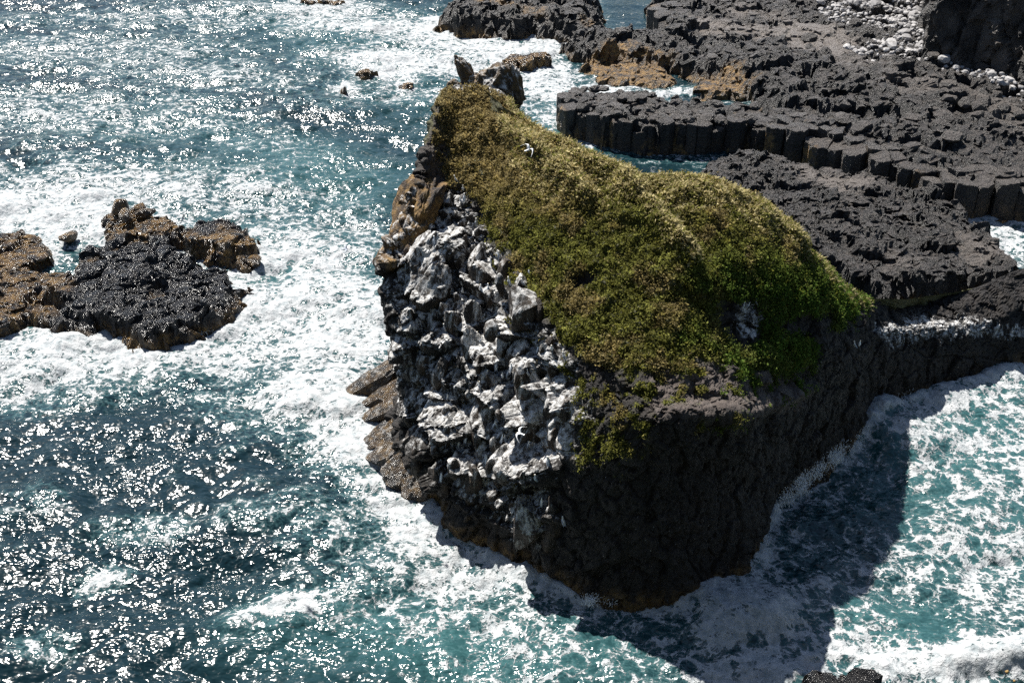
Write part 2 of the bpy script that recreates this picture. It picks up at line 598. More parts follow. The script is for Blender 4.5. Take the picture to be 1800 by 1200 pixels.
GRASS_POLY = [(772, 168), (850, 150), (925, 190), (1010, 225), (1120, 275), (1260, 285), (1370, 355), (1440, 440), (1525, 530), (1500, 560), (1450, 575), (1425, 640), (1380, 655), (1300, 650), (1250, 635), (1180, 655), (1110, 660), (1030, 640), (985, 590), (940, 520), (895, 440), (860, 390), (822, 345), (795, 325), (778, 290), (768, 235)]
grass = region(GRASS_POLY, 12, 1.5) * isfront
holes = region([(1270, 530), (1335, 525), (1345, 600), (1300, 620), (1265, 570)], 8, 0.5)
holes = np.maximum(holes, region([(1370, 560), (1460, 550), (1450, 600), (1375, 585)], 8, 0.5))
holes = np.maximum(holes, region([(1000, 480), (1050, 470), (1045, 495), (1005, 505)], 6, 0.3))
grass = grass * (1 - holes)
low = region([(1005, 715), (1060, 720), (1150, 735), (1140, 790), (1090, 820), (1010, 800)], 16, 1.4) * isfront
low = np.maximum(low, region([(1225, 728), (1290, 728), (1285, 760), (1235, 760)], 8) * 0.6 * isfront)
clump = fbm(SV * 1.3, 3, 95)
low = low * sstep(-0.12, 0.22, clump)
low = np.maximum(low, region([(985, 630), (1420, 650), (1412, 700), (1130, 715), (1010, 720)], 12) * sstep(0.10, 0.26, clump) * isfront * (1 - grass))
low = np.maximum(low, region([(840, 380), (900, 440), (960, 560), (1010, 650), (960, 640), (900, 520), (845, 440)], 14) * sstep(0.16, 0.3, clump) * isfront * (1 - grass))
backgrass = (1 - isfront) * sstep(5.5, 7, vv + wob / 30)
guano = region([(690, 420), (730, 340), (800, 330), (850, 400), (900, 470), (950, 560), (1010, 640), (1015, 720), (1000, 800), (940, 850), (990, 920), (930, 950), (870, 900), (800, 850), (740, 760), (690, 640)], 30) * isfront
guano = guano * (1 - grass)
peakg = region([(795, 85), (925, 115), (925, 165), (860, 165), (800, 160)], 10, 0.4) * 0.7 * isfront
cream = region([(925, 690), (1010, 680), (1012, 800), (960, 800), (930, 740)], 12, 0.7) * isfront
patchg = region([(1296, 536), (1328, 532), (1336, 592), (1312, 592)], 12, 0.6) * isfront
rightg = region([(1545, 575), (1600, 555), (1700, 560), (1800, 575), (1800, 590), (1700, 592), (1560, 616)], 10, 0.9) * 0.85 * isfront
rimg = region([(1120, 680), (1420, 690), (1420, 725), (1130, 725)], 12, 0.7) * 0.07 * isfront
ochre = region([(672, 430), (735, 320), (745, 360), (715, 420), (690, 480)], 10, 0.5) * isfront
ochre = np.maximum(ochre, sstep(1.6, 0.4, SV[:, 2]) * 0.55)
leftface = sstep(1010, 960, px + wob) * isfront
bird_zone = np.maximum(guano, leftface * (1 - grass))

# displacement
N1 = SN
h0 = fbm(SV * 0.16, 3, 11) * 0.7
P3 = SV * np.array([1, 1, 1.0])
dom, R1, e1 = chunks(SV * np.array([0.42, 0.42, 0.42]), 21, 0.9, 0.9, 0.22, 0.14)
f1, f2, V1, Rw = worley(SV * np.array([0.33, 0.33, 0.46]), 5)
saw = np.clip(0.55 - V1[:, 2] * 1.1, 0, 1.0) * sstep(0.0, 0.25, f2 - f1) * (0.35 + 1.0 * Rw[:, 0])
ck1, _, _ = chunks(SV * np.array([1.0, 1.0, 0.75]), 31, 0.7, 0.9, 0.35, 0.15)
ck2, _, _ = chunks(SV * np.array([2.6, 2.6, 1.8]), 41, 0.7, 0.8, 0.3, 0.18)
fine = fbm(SV * 3.0, 4, 51)
g1, g2, _, gr = worley(SV * 1.15, 61)
b1, b2, _, br = worley(SV * 2.7, 71)
rockh = h0 + bird_zone * (1.75 * saw * sstep(0.6, 2.0, vv) * sstep(7.6, 5.6, vv) * (0.3 + 0.7 * sstep(0.1, 1.0, uu)) + 0.36 * ck1 + 0.09 * ck2 + 0.45 * dom) + (1 - bird_zone) * (0.2 * ck1 + 0.13 * ck2 + 0.3 * dom) + fine * 0.06
rockh = rockh * np.where(cream > 0.01, 1 - 0.45 * cream, 1)
grassh = h0 * 0.45 + (0.55 - g1) * 0.62 * (0.4 + gr[:, 0]) + (0.5 - b1) * 0.34 + fine * 0.1 + fbm(SV * 0.5, 3, 52) * 0.45


def seg_d(x0, y0, x1, y1, wv=0.35):
    q = PX2 + np.stack([wob, -wob], 1) * wv
    dx, dy = x1 - x0, y1 - y0
    t = np.clip(((q[:, 0] - x0) * dx + (q[:, 1] - y0) * dy) / (dx * dx + dy * dy), 0, 1)
    return np.hypot(q[:, 0] - x0 - t * dx, q[:, 1] - y0 - t * dy), (q[:, 0] - x0) * dy - (q[:, 1] - y0) * dx


crestl = np.zeros(len(SV))
for sg in ((1105, 320, 1215, 450), (940, 245, 1035, 335), (880, 215, 950, 260), (1310, 330, 1400, 430), (1000, 270, 1090, 300)):
    dd, sd_ = seg_d(*sg)
    crestl = np.maximum(crestl, np.exp(-(dd / 11.0) ** 2))
    grassh = grassh + 0.62 * np.exp(-(dd / 16.0) ** 2) - 0.5 * np.exp(-((dd - 22) / 16.0) ** 2) * (sd_ > 0)
crestl = crestl * isfront
gh = np.maximum(grass, backgrass)
disp = rockh * (1 - gh) + grassh * gh
disp += -0.25 * holes
# a rough crack line down the grass face and the overhang under the plants
disp += 0.6 * isfront * sstep(0.35, 0.0, np.abs(vv - 4.15)) * sstep(5.0, 6.0, uu) * sstep(9.0, 7.5, uu)
disp *= sstep(9.0, 8.2, vv) * 0.75 + 0.25
SV = SV + N1 * disp[:, None]
mask = np.stack([np.clip(gh + low, 0, 1), np.clip(guano * 0.85 + peakg + cream * 0.75 + patchg * 1.5 + rightg + rimg, 0, 1), ochre], 1)
palev = np.clip(cream * 0.6 + region([(1130, 640), (1340, 640), (1420, 690), (1400, 720), (1150, 735)], 15) * 0.75 + region([(765, 165), (830, 160), (850, 320), (740, 330)], 15) * 0.9, 0, 1)
stack = empty('sea_stack', (8, 58, 0))
tag(stack, 'tall grass-topped dark basalt sea stack whitened with bird droppings on its left face', 'sea stack')


def child(name, me, parent):
    o = link(name, me, parent)
    o.matrix_parent_inverse = Matrix.Translation(-Vector(parent.location))
    return o


stack_body = child('rock_body', mesh_from('rock_body', SV, SF, M_STACK, {'mask': mask, 'pale': palev}, smooth=False), stack)
SN2 = normals_of(SV, SF)

bvh = BVHTree.FromPolygons([tuple(v) for v in SV], [tuple(f) for f in SF])
CAMV = Vector((0, 0, CAM_H))


def hit(px_, py_):
    r = Vector(ray(px_, py_)).normalized()
    loc, nor, idx, d = bvh.ray_cast(CAMV, r)
    if loc is None: return None, None
    if nor.dot(r) > 0: nor = -nor
    return loc, nor


# ------------------------------------------------------------------ faceted rocks
def ico(sub):
    bm = bmesh.new()
    bmesh.ops.create_icosphere(bm, subdivisions=sub, radius=1)
    V = np.array([v.co[:] for v in bm.verts])
    F = np.array([[v.index for v in f.verts] for f in bm.faces])
    bm.free()
    return V, F


ICO = {k: ico(k) for k in (2, 3, 4, 5)}


def rock_mesh(name, size, seed, mat, sub=3, planes=14, mask=(0, 0, 0), pale=0.0, rough=0.06, flat=0.0, smooth=False):
    rng = np.random.default_rng(seed)
    D, F = ICO[sub]
    n = rng.normal(size=(planes, 3))
    n /= np.linalg.norm(n, axis=1, keepdims=True)
    if flat: n = np.concatenate([n, [[0.05, -0.05, 1], [0, 0.02, -1]]])
    d = rng.uniform(0.62, 1.0, len(n))
    q = D @ n.T
    r = np.where(q > 0.05, d / np.maximum(q, 0.05), 9).min(1)
    r = np.minimum(r, 1.15)
    V = D * r[:, None]
    V = V + D * (fbm(V * 2.3 + seed, 4, seed % 97) * rough * 2)[:, None]
    V = V * np.array(size)
    m = np.tile(np.array(mask, float), (len(V), 1))
    return mesh_from(name, V, F, mat, {'mask': m, 'pale': np.full(len(V), pale)}, smooth)


def place(o, loc, rot=(0, 0, 0)):
    o.location = loc
    o.rotation_euler = rot
    return o


rng = np.random.default_rng(7)
cand = np.where((bird_zone > 0.5) & (vv > 1.2) & (vv < 6.6) & (uu < 5.2) & (uu > 0.35))[0]
rng.shuffle(cand)
taken = []
nb_ = 0
for c in cand:
    p = SV[c]
    big = nb_ < 34
    if big and (uu[c] < 0.9 or vv[c] > 5.6): continue
    s = rng.uniform(0.75, 1.35) if big else rng.uniform(0.28, 0.62)
    if any(np.linalg.norm(p - q) < (s + r) * (0.72 if big else 0.75) for q, r in taken): continue
    taken.append((p, s))
    nb_ += 1
    n = SN2[c]
    gm = float(np.clip(guano[c] * 0.9 + rng.uniform(-0.15, 0.1), 0.05, 1))
    me = rock_mesh('boulder', (s * rng.uniform(0.6, 0.95), s * rng.uniform(0.6, 0.95), s * rng.uniform(1.1, 1.9)), 100 + nb_, M_STACK, 3 if not big else 4, 13, (0, gm, 0.1), 0.1, 0.05)
    o = child('boulder', me, stack)
    place(o, Vector(p - n * s * 0.62), (rng.uniform(-.3, .05), rng.uniform(-.25, .1), rng.uniform(0, 6)))
    if nb_ >= 150: break

# spur slabs at the foot of the left side
for k, (x0, y0, x1, y1, w, th) in enumerate([(618, 697, 712, 634, 1.1, 1.0), (628, 722, 712, 672, 1.0, 0.8), (640, 738, 712, 702, 0.9, 0.7), (655, 775, 715, 745, 1.3, 1.0), (660, 800, 718, 778, 1.2, 1.0), (690, 848, 730, 790, 1.3, 1.3), (720, 868, 750, 810, 1.2, 1.2)]):
    a = at_z(x0, y0, 0.0)
    b = at_z(x1, y1, 2.2)
    L = np.linalg.norm(b - a)
    me = rock_mesh('rock_slab', (L * 0.66, w * 1.1, th), 500 + k, M_WET, 4, 8, (0, 0.15, 0.45), 0.35, 0.12)
    o = child('rock_slab', me, stack)
    d = Vector(b - a).normalized()
    o.location = Vector((a + b) / 2 - np.array([0, 0, 0.35]))
    o.rotation_euler = d.to_track_quat('X', 'Z').to_euler()
for k, (x0, y0, d0, x1, y1, d1, w, th, mk) in enumerate([(738, 318, 69.0, 682, 462, 66.8, 1.1, 0.9, (0, .05, 1.0)), (722, 385, 67.4, 690, 478, 66.2, .8, .8, (0, .2, .9)), (752, 425, 65.6, 690, 525, 65.2, 1.1, 1.0, (0, .95, .1))]):
    a, b = at_y(x0, y0, d0), at_y(x1, y1, d1)
    L = np.linalg.norm(b - a)
    o = child('rock_slab', rock_mesh('rock_slab', (L * .62, w * 1.5, th * 1.3), 540 + k, M_STACK, 5, 16, mk, 0.3, 0.16), stack)
    o.location = Vector((a + b) / 2 + np.array([0.55, 0.6, -0.1]))
    o.rotation_euler = Vector(b - a).normalized().to_track_quat('X', 'Z').to_euler()
# crown and spire on the summit
for k, (x, y, dep, sx, sy, sz, rx, ry) in enumerate([(882, 158, 73.6, 1.65, 1.1, 1.6, 0, 0.05), (848, 152, 73.9, 1.1, 0.9, 1.0, 0, 0.25), (906, 160, 73.3, 0.6, 0.8, 1.75, 0, -0.05), (828, 142, 74.0, 0.75, 0.6, 0.9, 0, -0.5), (818, 124, 74.0, 0.5, 0.45, 0.95, 0, -0.5), (806, 106, 74.0, 0.26, 0.26, 0.55, 0.2, -0.5), (800, 165, 73.8, 1.0, 0.9, 1.0, 0, 0.2), (780, 185, 73.4, 0.7, 0.7, 1.1, 0, 0.1), (866, 182, 73.0, 1.1, 0.8, 0.8, 0, 0)]):
    me = rock_mesh('summit_rock', (sx * 1.12, sy * 1.15, sz * 1.08), 600 + k, M_STACK, 5, 13, (0.1, 0.5, 0.6), 0.45, 0.16)
    o = child('summit_rock', me, stack)
    place(o, at_y(x, y + 5, dep + 3.6), (rx, ry, 0))

# ------------------------------------------------------------------ lava shelves and skerries as terrain
def terrain(name, parts, res, mat, seed, pale_polys=(), ochre_polys=(), ochre_top=1.2, clink=1.0, lim=None, weed=0.9, slabs=0.0):
    """parts: (polygon in metres, height, edge width, roughness)"""
    allp = np.concatenate([p[0] for p in parts])
    x0, y0 = allp.min(0) - 3
    x1, y1 = allp.max(0) + 3
    if lim: x0, x1, y0, y1 = max(x0, lim[0]), min(x1, lim[1]), max(y0, lim[2]), min(y1, lim[3])
    nx, ny = int((x1 - x0) / res) + 1, int((y1 - y0) / res) + 1
    X, Y = np.meshgrid(np.linspace(x0, x1, nx), np.linspace(y0, y1, ny), indexing='ij')
    p2 = np.stack([X.ravel(), Y.ravel()], 1)
    p3 = np.concatenate([p2, np.zeros((len(p2), 1))], 1)
    ew = fbm(p3 * 0.35, 4, seed) * 1.6
    _, Rc, _ = chunks(p3 * 0.55, seed + 2)
    ew = ew + (Rc[:, 1] - 0.5) * 0.9
    Z = np.full(len(p2), -3.0)
    Rg = np.zeros(len(p2))
    for pg, zt, wd, rg in parts:
        sd = sdist(p2, pg) + ew * min(1.0, wd * 0.5 + 0.35) + 0.35 * wd
        t = sstep(-wd * 0.35, wd, sd)
        z = -3 + (zt + 3) * t
        Rg = np.where(z > Z, rg * t, Rg)
        Z = np.maximum(Z, z)
    pale = np.zeros(len(p2))
    for pg, s in pale_polys: pale = np.maximum(pale, sstep(-1.2, 1.2, sdist(p2, pg) + ew * 1.2) * s)
    c1, R1_, _ = chunks(p3 * 0.30 + np.array([0, 0, .5]), seed + 5, 1.1, 0.7, 0.25, 0.10)
    c2, R2_, _ = chunks(p3 * np.array([.55, .95, 1]) + np.array([0, 0, .5]), seed + 6, 0.9, 0.9, 0.4, 0.16)
    c3, R3_, _ = chunks(p3 * np.array([1.4, 2.4, 1]) + np.array([0, 0, .5]), seed + 7, 0.9, 0.9, 0.4, 0.2)
    f1, _, _, _ = worley(p3 * 1.25, seed + 8)
    rid = 1 - np.abs(fbm(p3 * 0.4, 4, seed + 9)) * 2.2
    big = fbm(p3 * 0.07, 3, seed + 10)
    rr = Rg * clink * (1 - 0.82 * pale)
    terr = np.floor((big * 2.2 + c1 * 0.6) * 2.0) / 2.0
    c4, _, _ = chunks(p3 * 4.5 + np.array([0, 0, .5]), seed + 17, 0.9, 0.9, 0.4, 0.22)
    Z = Z + Rg * (0.55 * terr + 0.35 * big) + rr * (0.75 * c1 + 0.36 * c2 + 0.14 * c3 + 0.24 * (0.55 - f1) + 0.25 * (rid - 0.6) + 0.06 * c4)
    Z = Z + Rg * fbm(p3 * 3.0, 3, seed + 12) * 0.06 * (1 - slabs)
    V = np.concatenate([p2, Z[:, None]], 1)
    # push steep faces sideways so walls are broken, not ruled
    k1, _, _ = chunks(V * np.array([.7, .7, .9]), seed + 20, .9, .9, .2)
    k2, _, _ = chunks(V * np.array([.7, .7, .9]) + 3.3, seed + 21, .9, .9, .2)
    V[:, 0] += (fbm(V * 1.1, 3, seed + 22) * 0.3 + k1 * 0.5) * min(1.0, res * 6)
    V[:, 1] += (fbm(V * 1.1, 3, seed + 23) * 0.3 + k2 * 0.5) * min(1.0, res * 6)
    oc = sstep(ochre_top, ochre_top * 0.35, Z + fbm(p3 * 0.5, 3, seed + 13) * 0.8) * weed
    for pg, s in ochre_polys: oc = np.maximum(oc, sstep(-0.8, 0.8, sdist(p2, pg) + ew * 0.6) * s)
    F = grid_faces(nx, ny)
    keep = Z[F].max(1) > -1.2
    F = F[keep]
    used = np.zeros(len(V), bool)
    used[F.ravel()] = True
    idx = np.cumsum(used) - 1
    mk = np.stack([np.zeros(len(V)), np.zeros(len(V)), oc], 1)
    me = mesh_from(name, V[used], idx[F], mat, {'mask': mk[used], 'pale': pale[used]}, smooth=False)
    return me, V[used], idx[F]


ZU = 3.6
main_px = [(1000, 40), (985, 58), (1060, 72), (1180, 84), (1260, 104), (1330, 138), (1372, 175), (1352, 212), (1420, 232), (1500, 257), (1560, 277), (1640, 302), (1700, 320), (1800, 328), (1990, 335), (1990, 130), (1990, -60), (1160, -60), (1146, 0), (1157, 34), (1090, 40), (1062, 30), (1052, -30), (900, -40), (765, 10), (800, 22), (880, 27), (960, 34)]
spit_px = [(1004, 150), (994, 176), (1006, 190), (1060, 206), (1130, 214), (1250, 212), (1340, 214), (1390, 226), (1378, 190), (1300, 176), (1200, 170), (1100, 158), (1040, 148)]
weed1 = [(1016, 112), (1040, 100), (1110, 100), (1180, 112), (1200, 138), (1185, 148), (1120, 148), (1060, 136)]
weed2 = [(1204, 150), (1230, 132), (1290, 135), (1325, 160), (1318, 168), (1250, 166)]
up, _, _ = None, None, None
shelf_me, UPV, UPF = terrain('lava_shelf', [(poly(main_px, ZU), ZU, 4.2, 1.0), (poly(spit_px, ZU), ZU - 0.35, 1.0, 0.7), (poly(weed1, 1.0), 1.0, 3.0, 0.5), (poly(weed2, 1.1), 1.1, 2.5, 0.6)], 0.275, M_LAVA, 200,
    pale_polys=[(poly([(1210, 28), (1330, 40), (1420, 50), (1360, 62), (1240, 50)], ZU), 0.9), (poly([(1380, 30), (1460, 40), (1510, 70), (1480, 96), (1400, 82), (1360, 55)], ZU), 0.95), (poly([(1240, 5), (1330, 10), (1400, 25), (1330, 32)], ZU), 0.6), (poly([(1440, 95), (1540, 100), (1560, 125), (1470, 125)], ZU), 0.5), (poly([(1560, 130), (1700, 160), (1640, 175), (1540, 160)], ZU), 0.45), (poly([(1700, 150), (1800, 190), (1800, 240), (1700, 210)], ZU), 0.35)],
    ochre_polys=[(poly(weed1, 1.0), 1.0), (poly(weed2, 1.1), 1.0), (poly([(740, 5), (860, 25), (960, 48), (960, 34), (840, 14), (770, 4)], 2), 0.9), (poly([(1020, 35), (1060, 25), (1065, 45), (1030, 45)], 3), .7)], lim=(-40, 110, 95, 235))
shelf = tag(link('lava_shelf', shelf_me), 'wide dark lava shelf with grey slabs and brown weed running back to the cliff', kind='structure')

mid_px = [(1236, 284), (1262, 266), (1330, 262), (1400, 276), (1500, 287), (1560, 302), (1640, 327), (1700, 352), (1742, 392), (1778, 430), (1792, 462), (1760, 486), (1700, 492), (1640, 492), (1570, 500), (1500, 488), (1440, 460), (1330, 430), (1200, 350)]
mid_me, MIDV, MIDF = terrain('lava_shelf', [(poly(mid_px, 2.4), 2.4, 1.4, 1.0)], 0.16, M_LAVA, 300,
    pale_polys=[(poly([(1380, 285), (1480, 295), (1560, 318), (1500, 325), (1420, 310)], 2.4), 0.8), (poly([(1690, 405), (1755, 420), (1770, 450), (1710, 450)], 2.4), 0.7), (poly([(1560, 440), (1620, 450), (1610, 480), (1550, 470)], 2.4), 0.5)], ochre_top=0.5)
shelf2 = tag(link('lava_shelf', mid_me), 'lower rough lava shelf behind the grassy stack, across the channel', kind='structure')

isl = [(poly([(142, 428), (200, 402), (252, 392), (300, 398), (318, 436), (400, 466), (424, 500), (398, 536), (352, 562), (300, 572), (262, 584), (224, 590), (206, 566), (150, 556), (110, 540), (80, 500), (124, 470)], 2.0), 1.9, 1.2, 0.8),
       (poly([(172, 380), (190, 352), (262, 350), (300, 368), (340, 388), (315, 415), (250, 408), (190, 412)], 2.0), 1.9, 1.4, 0.7),
       (poly([(322, 384), (400, 388), (446, 414), (462, 440), (396, 444), (330, 424)], 1.8), 2.0, 0.8, 0.5),
       (poly([(318, 434), (452, 440), (470, 462), (440, 476), (370, 468)], 0.5), 1.25, 1.0, 0.3),
       (poly([(-40, 428), (50, 412), (92, 430), (88, 452), (40, 478), (-40, 486)], 0.9), 1.3, 1.0, 0.5),
       (poly([(-40, 470), (60, 474), (130, 480), (130, 520), (60, 520), (20, 540), (-40, 545)], 0.9), 1.3, 0.9, 0.5),
       (poly([(-60, 520), (40, 520), (50, 550), (10, 575), (-60, 580)], 1.2), 1.2, 0.8, 0.5),
       (poly([(50, 530), (110, 545), (200, 560), (170, 585), (100, 582), (40, 560)], 0.7), 1.2, 0.9, 0.5),
       (poly([(400, 500), (448, 505), (440, 530), (400, 560), (330, 590), (320, 575), (380, 545)], 0.8), 1.15, 1.0, 0.5),
       (poly([(206, 580), (250, 580), (262, 600), (238, 612), (212, 600)], 0.8), 0.9, 0.8, 0.4)]
isl_me, ISV, ISF = terrain('rock_islet', isl, 0.11, M_WET, 400,
    ochre_polys=[(poly([(178, 378), (196, 352), (300, 365), (340, 395), (300, 402), (190, 402)], 2.3), 0.9), (poly([(318, 434), (452, 436), (470, 465), (370, 470)], 0.5), 0.9), (poly([(380, 400), (440, 415), (450, 436), (400, 436)], 1.8), 0.5), (poly([(-60, 405), (95, 425), (140, 480), (130, 520), (60, 590), (-60, 590)], 0.9), 0.75), (poly([(150, 395), (190, 395), (190, 412), (150, 415)], 2), .8)], ochre_top=1.3, clink=0.95, weed=0.8)
islet = tag(link('rock_islet', isl_me), 'jagged black lava islet with ochre ledges amid white surf at the left', 'islet')
for k, (x, y, s, lx) in enumerate([(214, 366, 0.7, 1.0), (246, 366, 0.45, .6), (222, 380, 0.6, .9), (256, 374, 0.5, 1.0)]):
    o = child('rock_block', rock_mesh('rock_block', (lx, s, s * 1.2), 800 + k, M_WET, 4, 10, (0, 0, 0.7), 0.2, 0.05), islet)
    place(o, at_z(x, y, 2.1), (0.1, 0.2, k))
for k, (x, y, lx) in enumerate([(42, 420, 1.5), (122, 415, 1.0), (265, 440, 1.4), (60, 455, 1.2), (90, 510, 1.3), (448, 460, .7)]):
    o = child('rock_block', rock_mesh('rock_block', (lx, 0.7, 0.5), 820 + k, M_WET, 3, 10, (0, 0, 0.85), 0.2, 0.05), islet)
    place(o, at_z(x, y, 0.9), (0.1, 0.1, k))

# small skerries in the surf
SKER = [('low ochre-brown skerry with wave-washed back beside the weedy shelf', [(868, 104), (900, 96), (960, 90), (972, 97), (940, 110), (890, 114)], 1.3),
        ('tiny reddish skerry breaking the surf left of the summit spire', [(630, 126), (650, 122), (674, 124), (672, 131), (640, 131)], 0.5),
        ('smallest dark rock awash farthest left of the summit spire', [(592, 150), (606, 147), (618, 154), (608, 159), (594, 156)], 0.6),
        ('small rock awash in foam just left of the summit', [(700, 144), (716, 141), (728, 145), (718, 151), (704, 150)], 0.5),
        ('dark skerry at the top edge amid breaking waves', [(520, 2), (560, -6), (610, -4), (600, 4), (560, 5)], 0.7),
        ('wet brown rock in the surf below the stack, cut by the bottom edge', [(1390, 1168), (1440, 1146), (1500, 1152), (1560, 1180), (1590, 1330), (1370, 1330)], 2.2)]
for k, (lab, pts, zt) in enumerate(SKER):
    me, _, _ = terrain('skerry', [(poly(pts, zt), zt, 1.2, 0.4)], 0.14 if k else 0.16, M_WET, 900 + 30 * k, ochre_top=3.0 if k < 5 else 1.0, weed=0.9, clink=1.0)
    tag(link('skerry', me), lab, 'rock', 'skerries awash in the surf')

# ------------------------------------------------------------------ basalt columns along the shelf edge
def clip_half(pg, n, d):
    out = []
    for i in range(len(pg)):
        a, b = pg[i], pg[(i + 1) % len(pg)]
        da, db = a @ n - d, b @ n - d
        if da <= 0: out.append(a)
        if (da < 0 < db) or (db < 0 < da): out.append(a + (b - a) * (da / (da - db)))
    return out


def column_mesh(pg, zt, zb, seed, tilt):
    """a broken basalt prism: bevelled top, joints across, weathered edges"""
    rg = np.random.default_rng(seed)
    c = np.mean(pg, 0)
    n = len(pg)
    # subdivide the outline
    ring = []
    for i in range(n):
        a, b = pg[i], pg[(i + 1) % n]
        for t in (0, 0.34, 0.67): ring.append(a + (b - a) * t)
    ring = np.array(ring)
    m = len(ring)
    H = zt - zb
    lv = [(zb, 1.03), (zb + H * .3, 1.0), (zb + H * 0.55, 0.985 + rg.uniform(-.02, .02)), (zb + H * 0.62, 0.965), (zb + H * 0.8, 0.985), (zt - 0.10, 0.985), (zt - 0.02, 0.95), (zt + 0.02, 0.55)]
    V = []
    for z, s in lv:
        q = c + (ring - c) * s
        zz = np.full(m, z)
        if z > zt - 0.3: zz = zz + (q - c) @ tilt
        V.append(np.concatenate([q, zz[:, None]], 1))
    V.append(np.array([[c[0], c[1], zt + 0.02]]))
    V = np.concatenate(V)
    V = V + np.stack([fbm(V * 1.3 + seed, 3, 3), fbm(V * 1.3 + seed, 3, 4), fbm(V * 1.6 + seed, 3, 5)], 1) * np.array([.16, .16, .20])
    F = []
    L = len(lv)
    for k in range(L - 1):
        for i in range(m):
            j = (i + 1) % m
            F.append((k * m + i, k * m + j, (k + 1) * m + j, (k + 1) * m + i))
    for i in range(m):
        F.append(((L - 1) * m + i, (L - 1) * m + (i + 1) % m, L * m, L * m))
    return V, F


def columns(edge_px, z, rows, size, parent, seed, drop=0.0, ochre=0.25):
    """edge polyline in pixels (top of the front face) -> hexagonal columns from it backwards"""
    rg = np.random.default_rng(seed)
    E = np.array([at_z(a, b, z)[:2] for a, b in edge_px])
    seg = np.linalg.norm(np.diff(E, axis=0), axis=1)
    S = np.concatenate([[0], np.cumsum(seg)])
    pts = []
    for r in range(rows):
        s = (r % 2) * size * 0.5
        while s < S[-1]:
            k = min(np.searchsorted(S, s, 'right') - 1, len(seg) - 1)
            d = (E[k + 1] - E[k]) / seg[k]
            nrm = np.array([-d[1], d[0]])
            p = E[k] + d * (s - S[k]) + nrm * (r * size * 0.84 + size * 0.42)
            pts.append((p + rg.uniform(-.38, .38, 2) * size, r))
            s += size * rg.uniform(0.85, 1.15)
    P = np.array([p for p, _ in pts])
    for i, (p, r) in enumerate(pts):
        pg = [p + size * 0.78 * np.array([math.cos(a), math.sin(a)]) for a in np.arange(8) * math.pi / 4 + 0.3]
        for j in np.argsort(((P - p) ** 2).sum(1))[1:10]:
            v = P[j] - p
            L = np.linalg.norm(v)
            pg = clip_half(pg, v / L, (p @ v + L * L * 0.5) / L - 0.012)
            if len(pg) < 3: break
        if len(pg) < 3: continue
        zt = z + rg.uniform(-0.45, 0.2) - (0.8 if rg.random() < 0.15 else 0) - (drop if r == 0 and rg.random() < 0.4 else 0)
        V, F = column_mesh(np.array(pg), zt, -1.6, seed * 100 + i, rg.uniform(-.2, .2, 2))
        V = np.array(V)
        oc = ochre * sstep(2.6, 0.5, V[:, 2]) + (0.0 if rg.random() > 0.3 else 1.0 * sstep(0.15, 0.45, (np.mean(np.array(pg)[:, 0]) - V[:, 0]) / size) * sstep(zt + .05, zt - .3, V[:, 2]))
        mk = np.stack([0 * oc, 0 * oc, np.clip(oc, 0, 1)], 1)
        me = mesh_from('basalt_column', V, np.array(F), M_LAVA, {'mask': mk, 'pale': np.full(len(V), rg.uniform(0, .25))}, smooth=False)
        link('basalt_column', me, parent)


columns([(992, 168), (1000, 186), (1056, 203), (1130, 214), (1250, 211), (1345, 213)], 3.5, 3, 1.55, shelf, 11, 0.3, 0.15)
columns([(1345, 213), (1420, 233), (1500, 257), (1560, 277), (1640, 302), (1700, 320), (1800, 330), (1860, 333)], 3.6, 3, 1.8, shelf, 12, 0.45, 0.3)
columns([(1146, 4), (1160, 32), (1215, 36)], 3.6, 2, 2.3, shelf, 13, 0.6)

upb = BVHTree.FromPolygons([tuple(v) for v in UPV], [tuple(f) for f in UPF])
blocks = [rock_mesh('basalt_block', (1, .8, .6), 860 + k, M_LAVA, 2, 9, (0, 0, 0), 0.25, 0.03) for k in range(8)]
for k in range(210):
    g = spit_px if k < 90 else main_px
    while True:
        q_ = np.array([[rng.uniform(990, 1400), rng.uniform(150, 216)]]) if k < 90 else np.array([[rng.uniform(1000, 1800), rng.uniform(40, 330)]])
        if sdist(q_, np.array(g, float))[0] > 3: break
    w_ = at_z(q_[0, 0], q_[0, 1], 3.5)
    h_ = upb.ray_cast(Vector((w_[0], w_[1], 40)), Vector((0, 0, -1)))[0]
    if h_ is None: continue
    o = link('basalt_block', blocks[k % 8], shelf)
    sc_ = rng.uniform(.4, .95) if k < 90 else rng.uniform(.35, 1.3)
    place(o, (w_[0], w_[1], max(h_.z, 3.3 if k < 90 else -9) + .12 * sc_), (rng.uniform(-.2, .2), rng.uniform(-.2, .2), rng.uniform(0, 6)))
    o.scale = (sc_,) * 3

# ------------------------------------------------------------------ far cliff and the boulder beach
cl_front = [(1600, -60), (1634, -10), (1628, 50), (1622, 95), (1680, 104), (1740, 112), (1800, 128), (1900, 150), (2050, 175)]
ZC = 4.6
cf = np.array([at_z(a, b, ZC)[:2] for a, b in cl_front])
seg = np.linalg.norm(np.diff(cf, axis=0), axis=1)
S = np.concatenate([[0], np.cumsum(seg)])
su = np.arange(0, S[-1], 0.3)
base = np.stack([np.interp(su, S, cf[:, 0]), np.interp(su, S, cf[:, 1])], 1)
dirv = np.gradient(base, axis=0)
nrm = np.stack([-dirv[:, 1], dirv[:, 0]], 1)
nrm /= np.linalg.norm(nrm, axis=1, keepdims=True)
k_ = np.ones(25) / 25
nrm = np.stack([np.convolve(np.pad(nrm[:, i], 12, 'edge'), k_, 'valid') for i in (0, 1)], 1)
nrm /= np.linalg.norm(nrm, axis=1, keepdims=True)
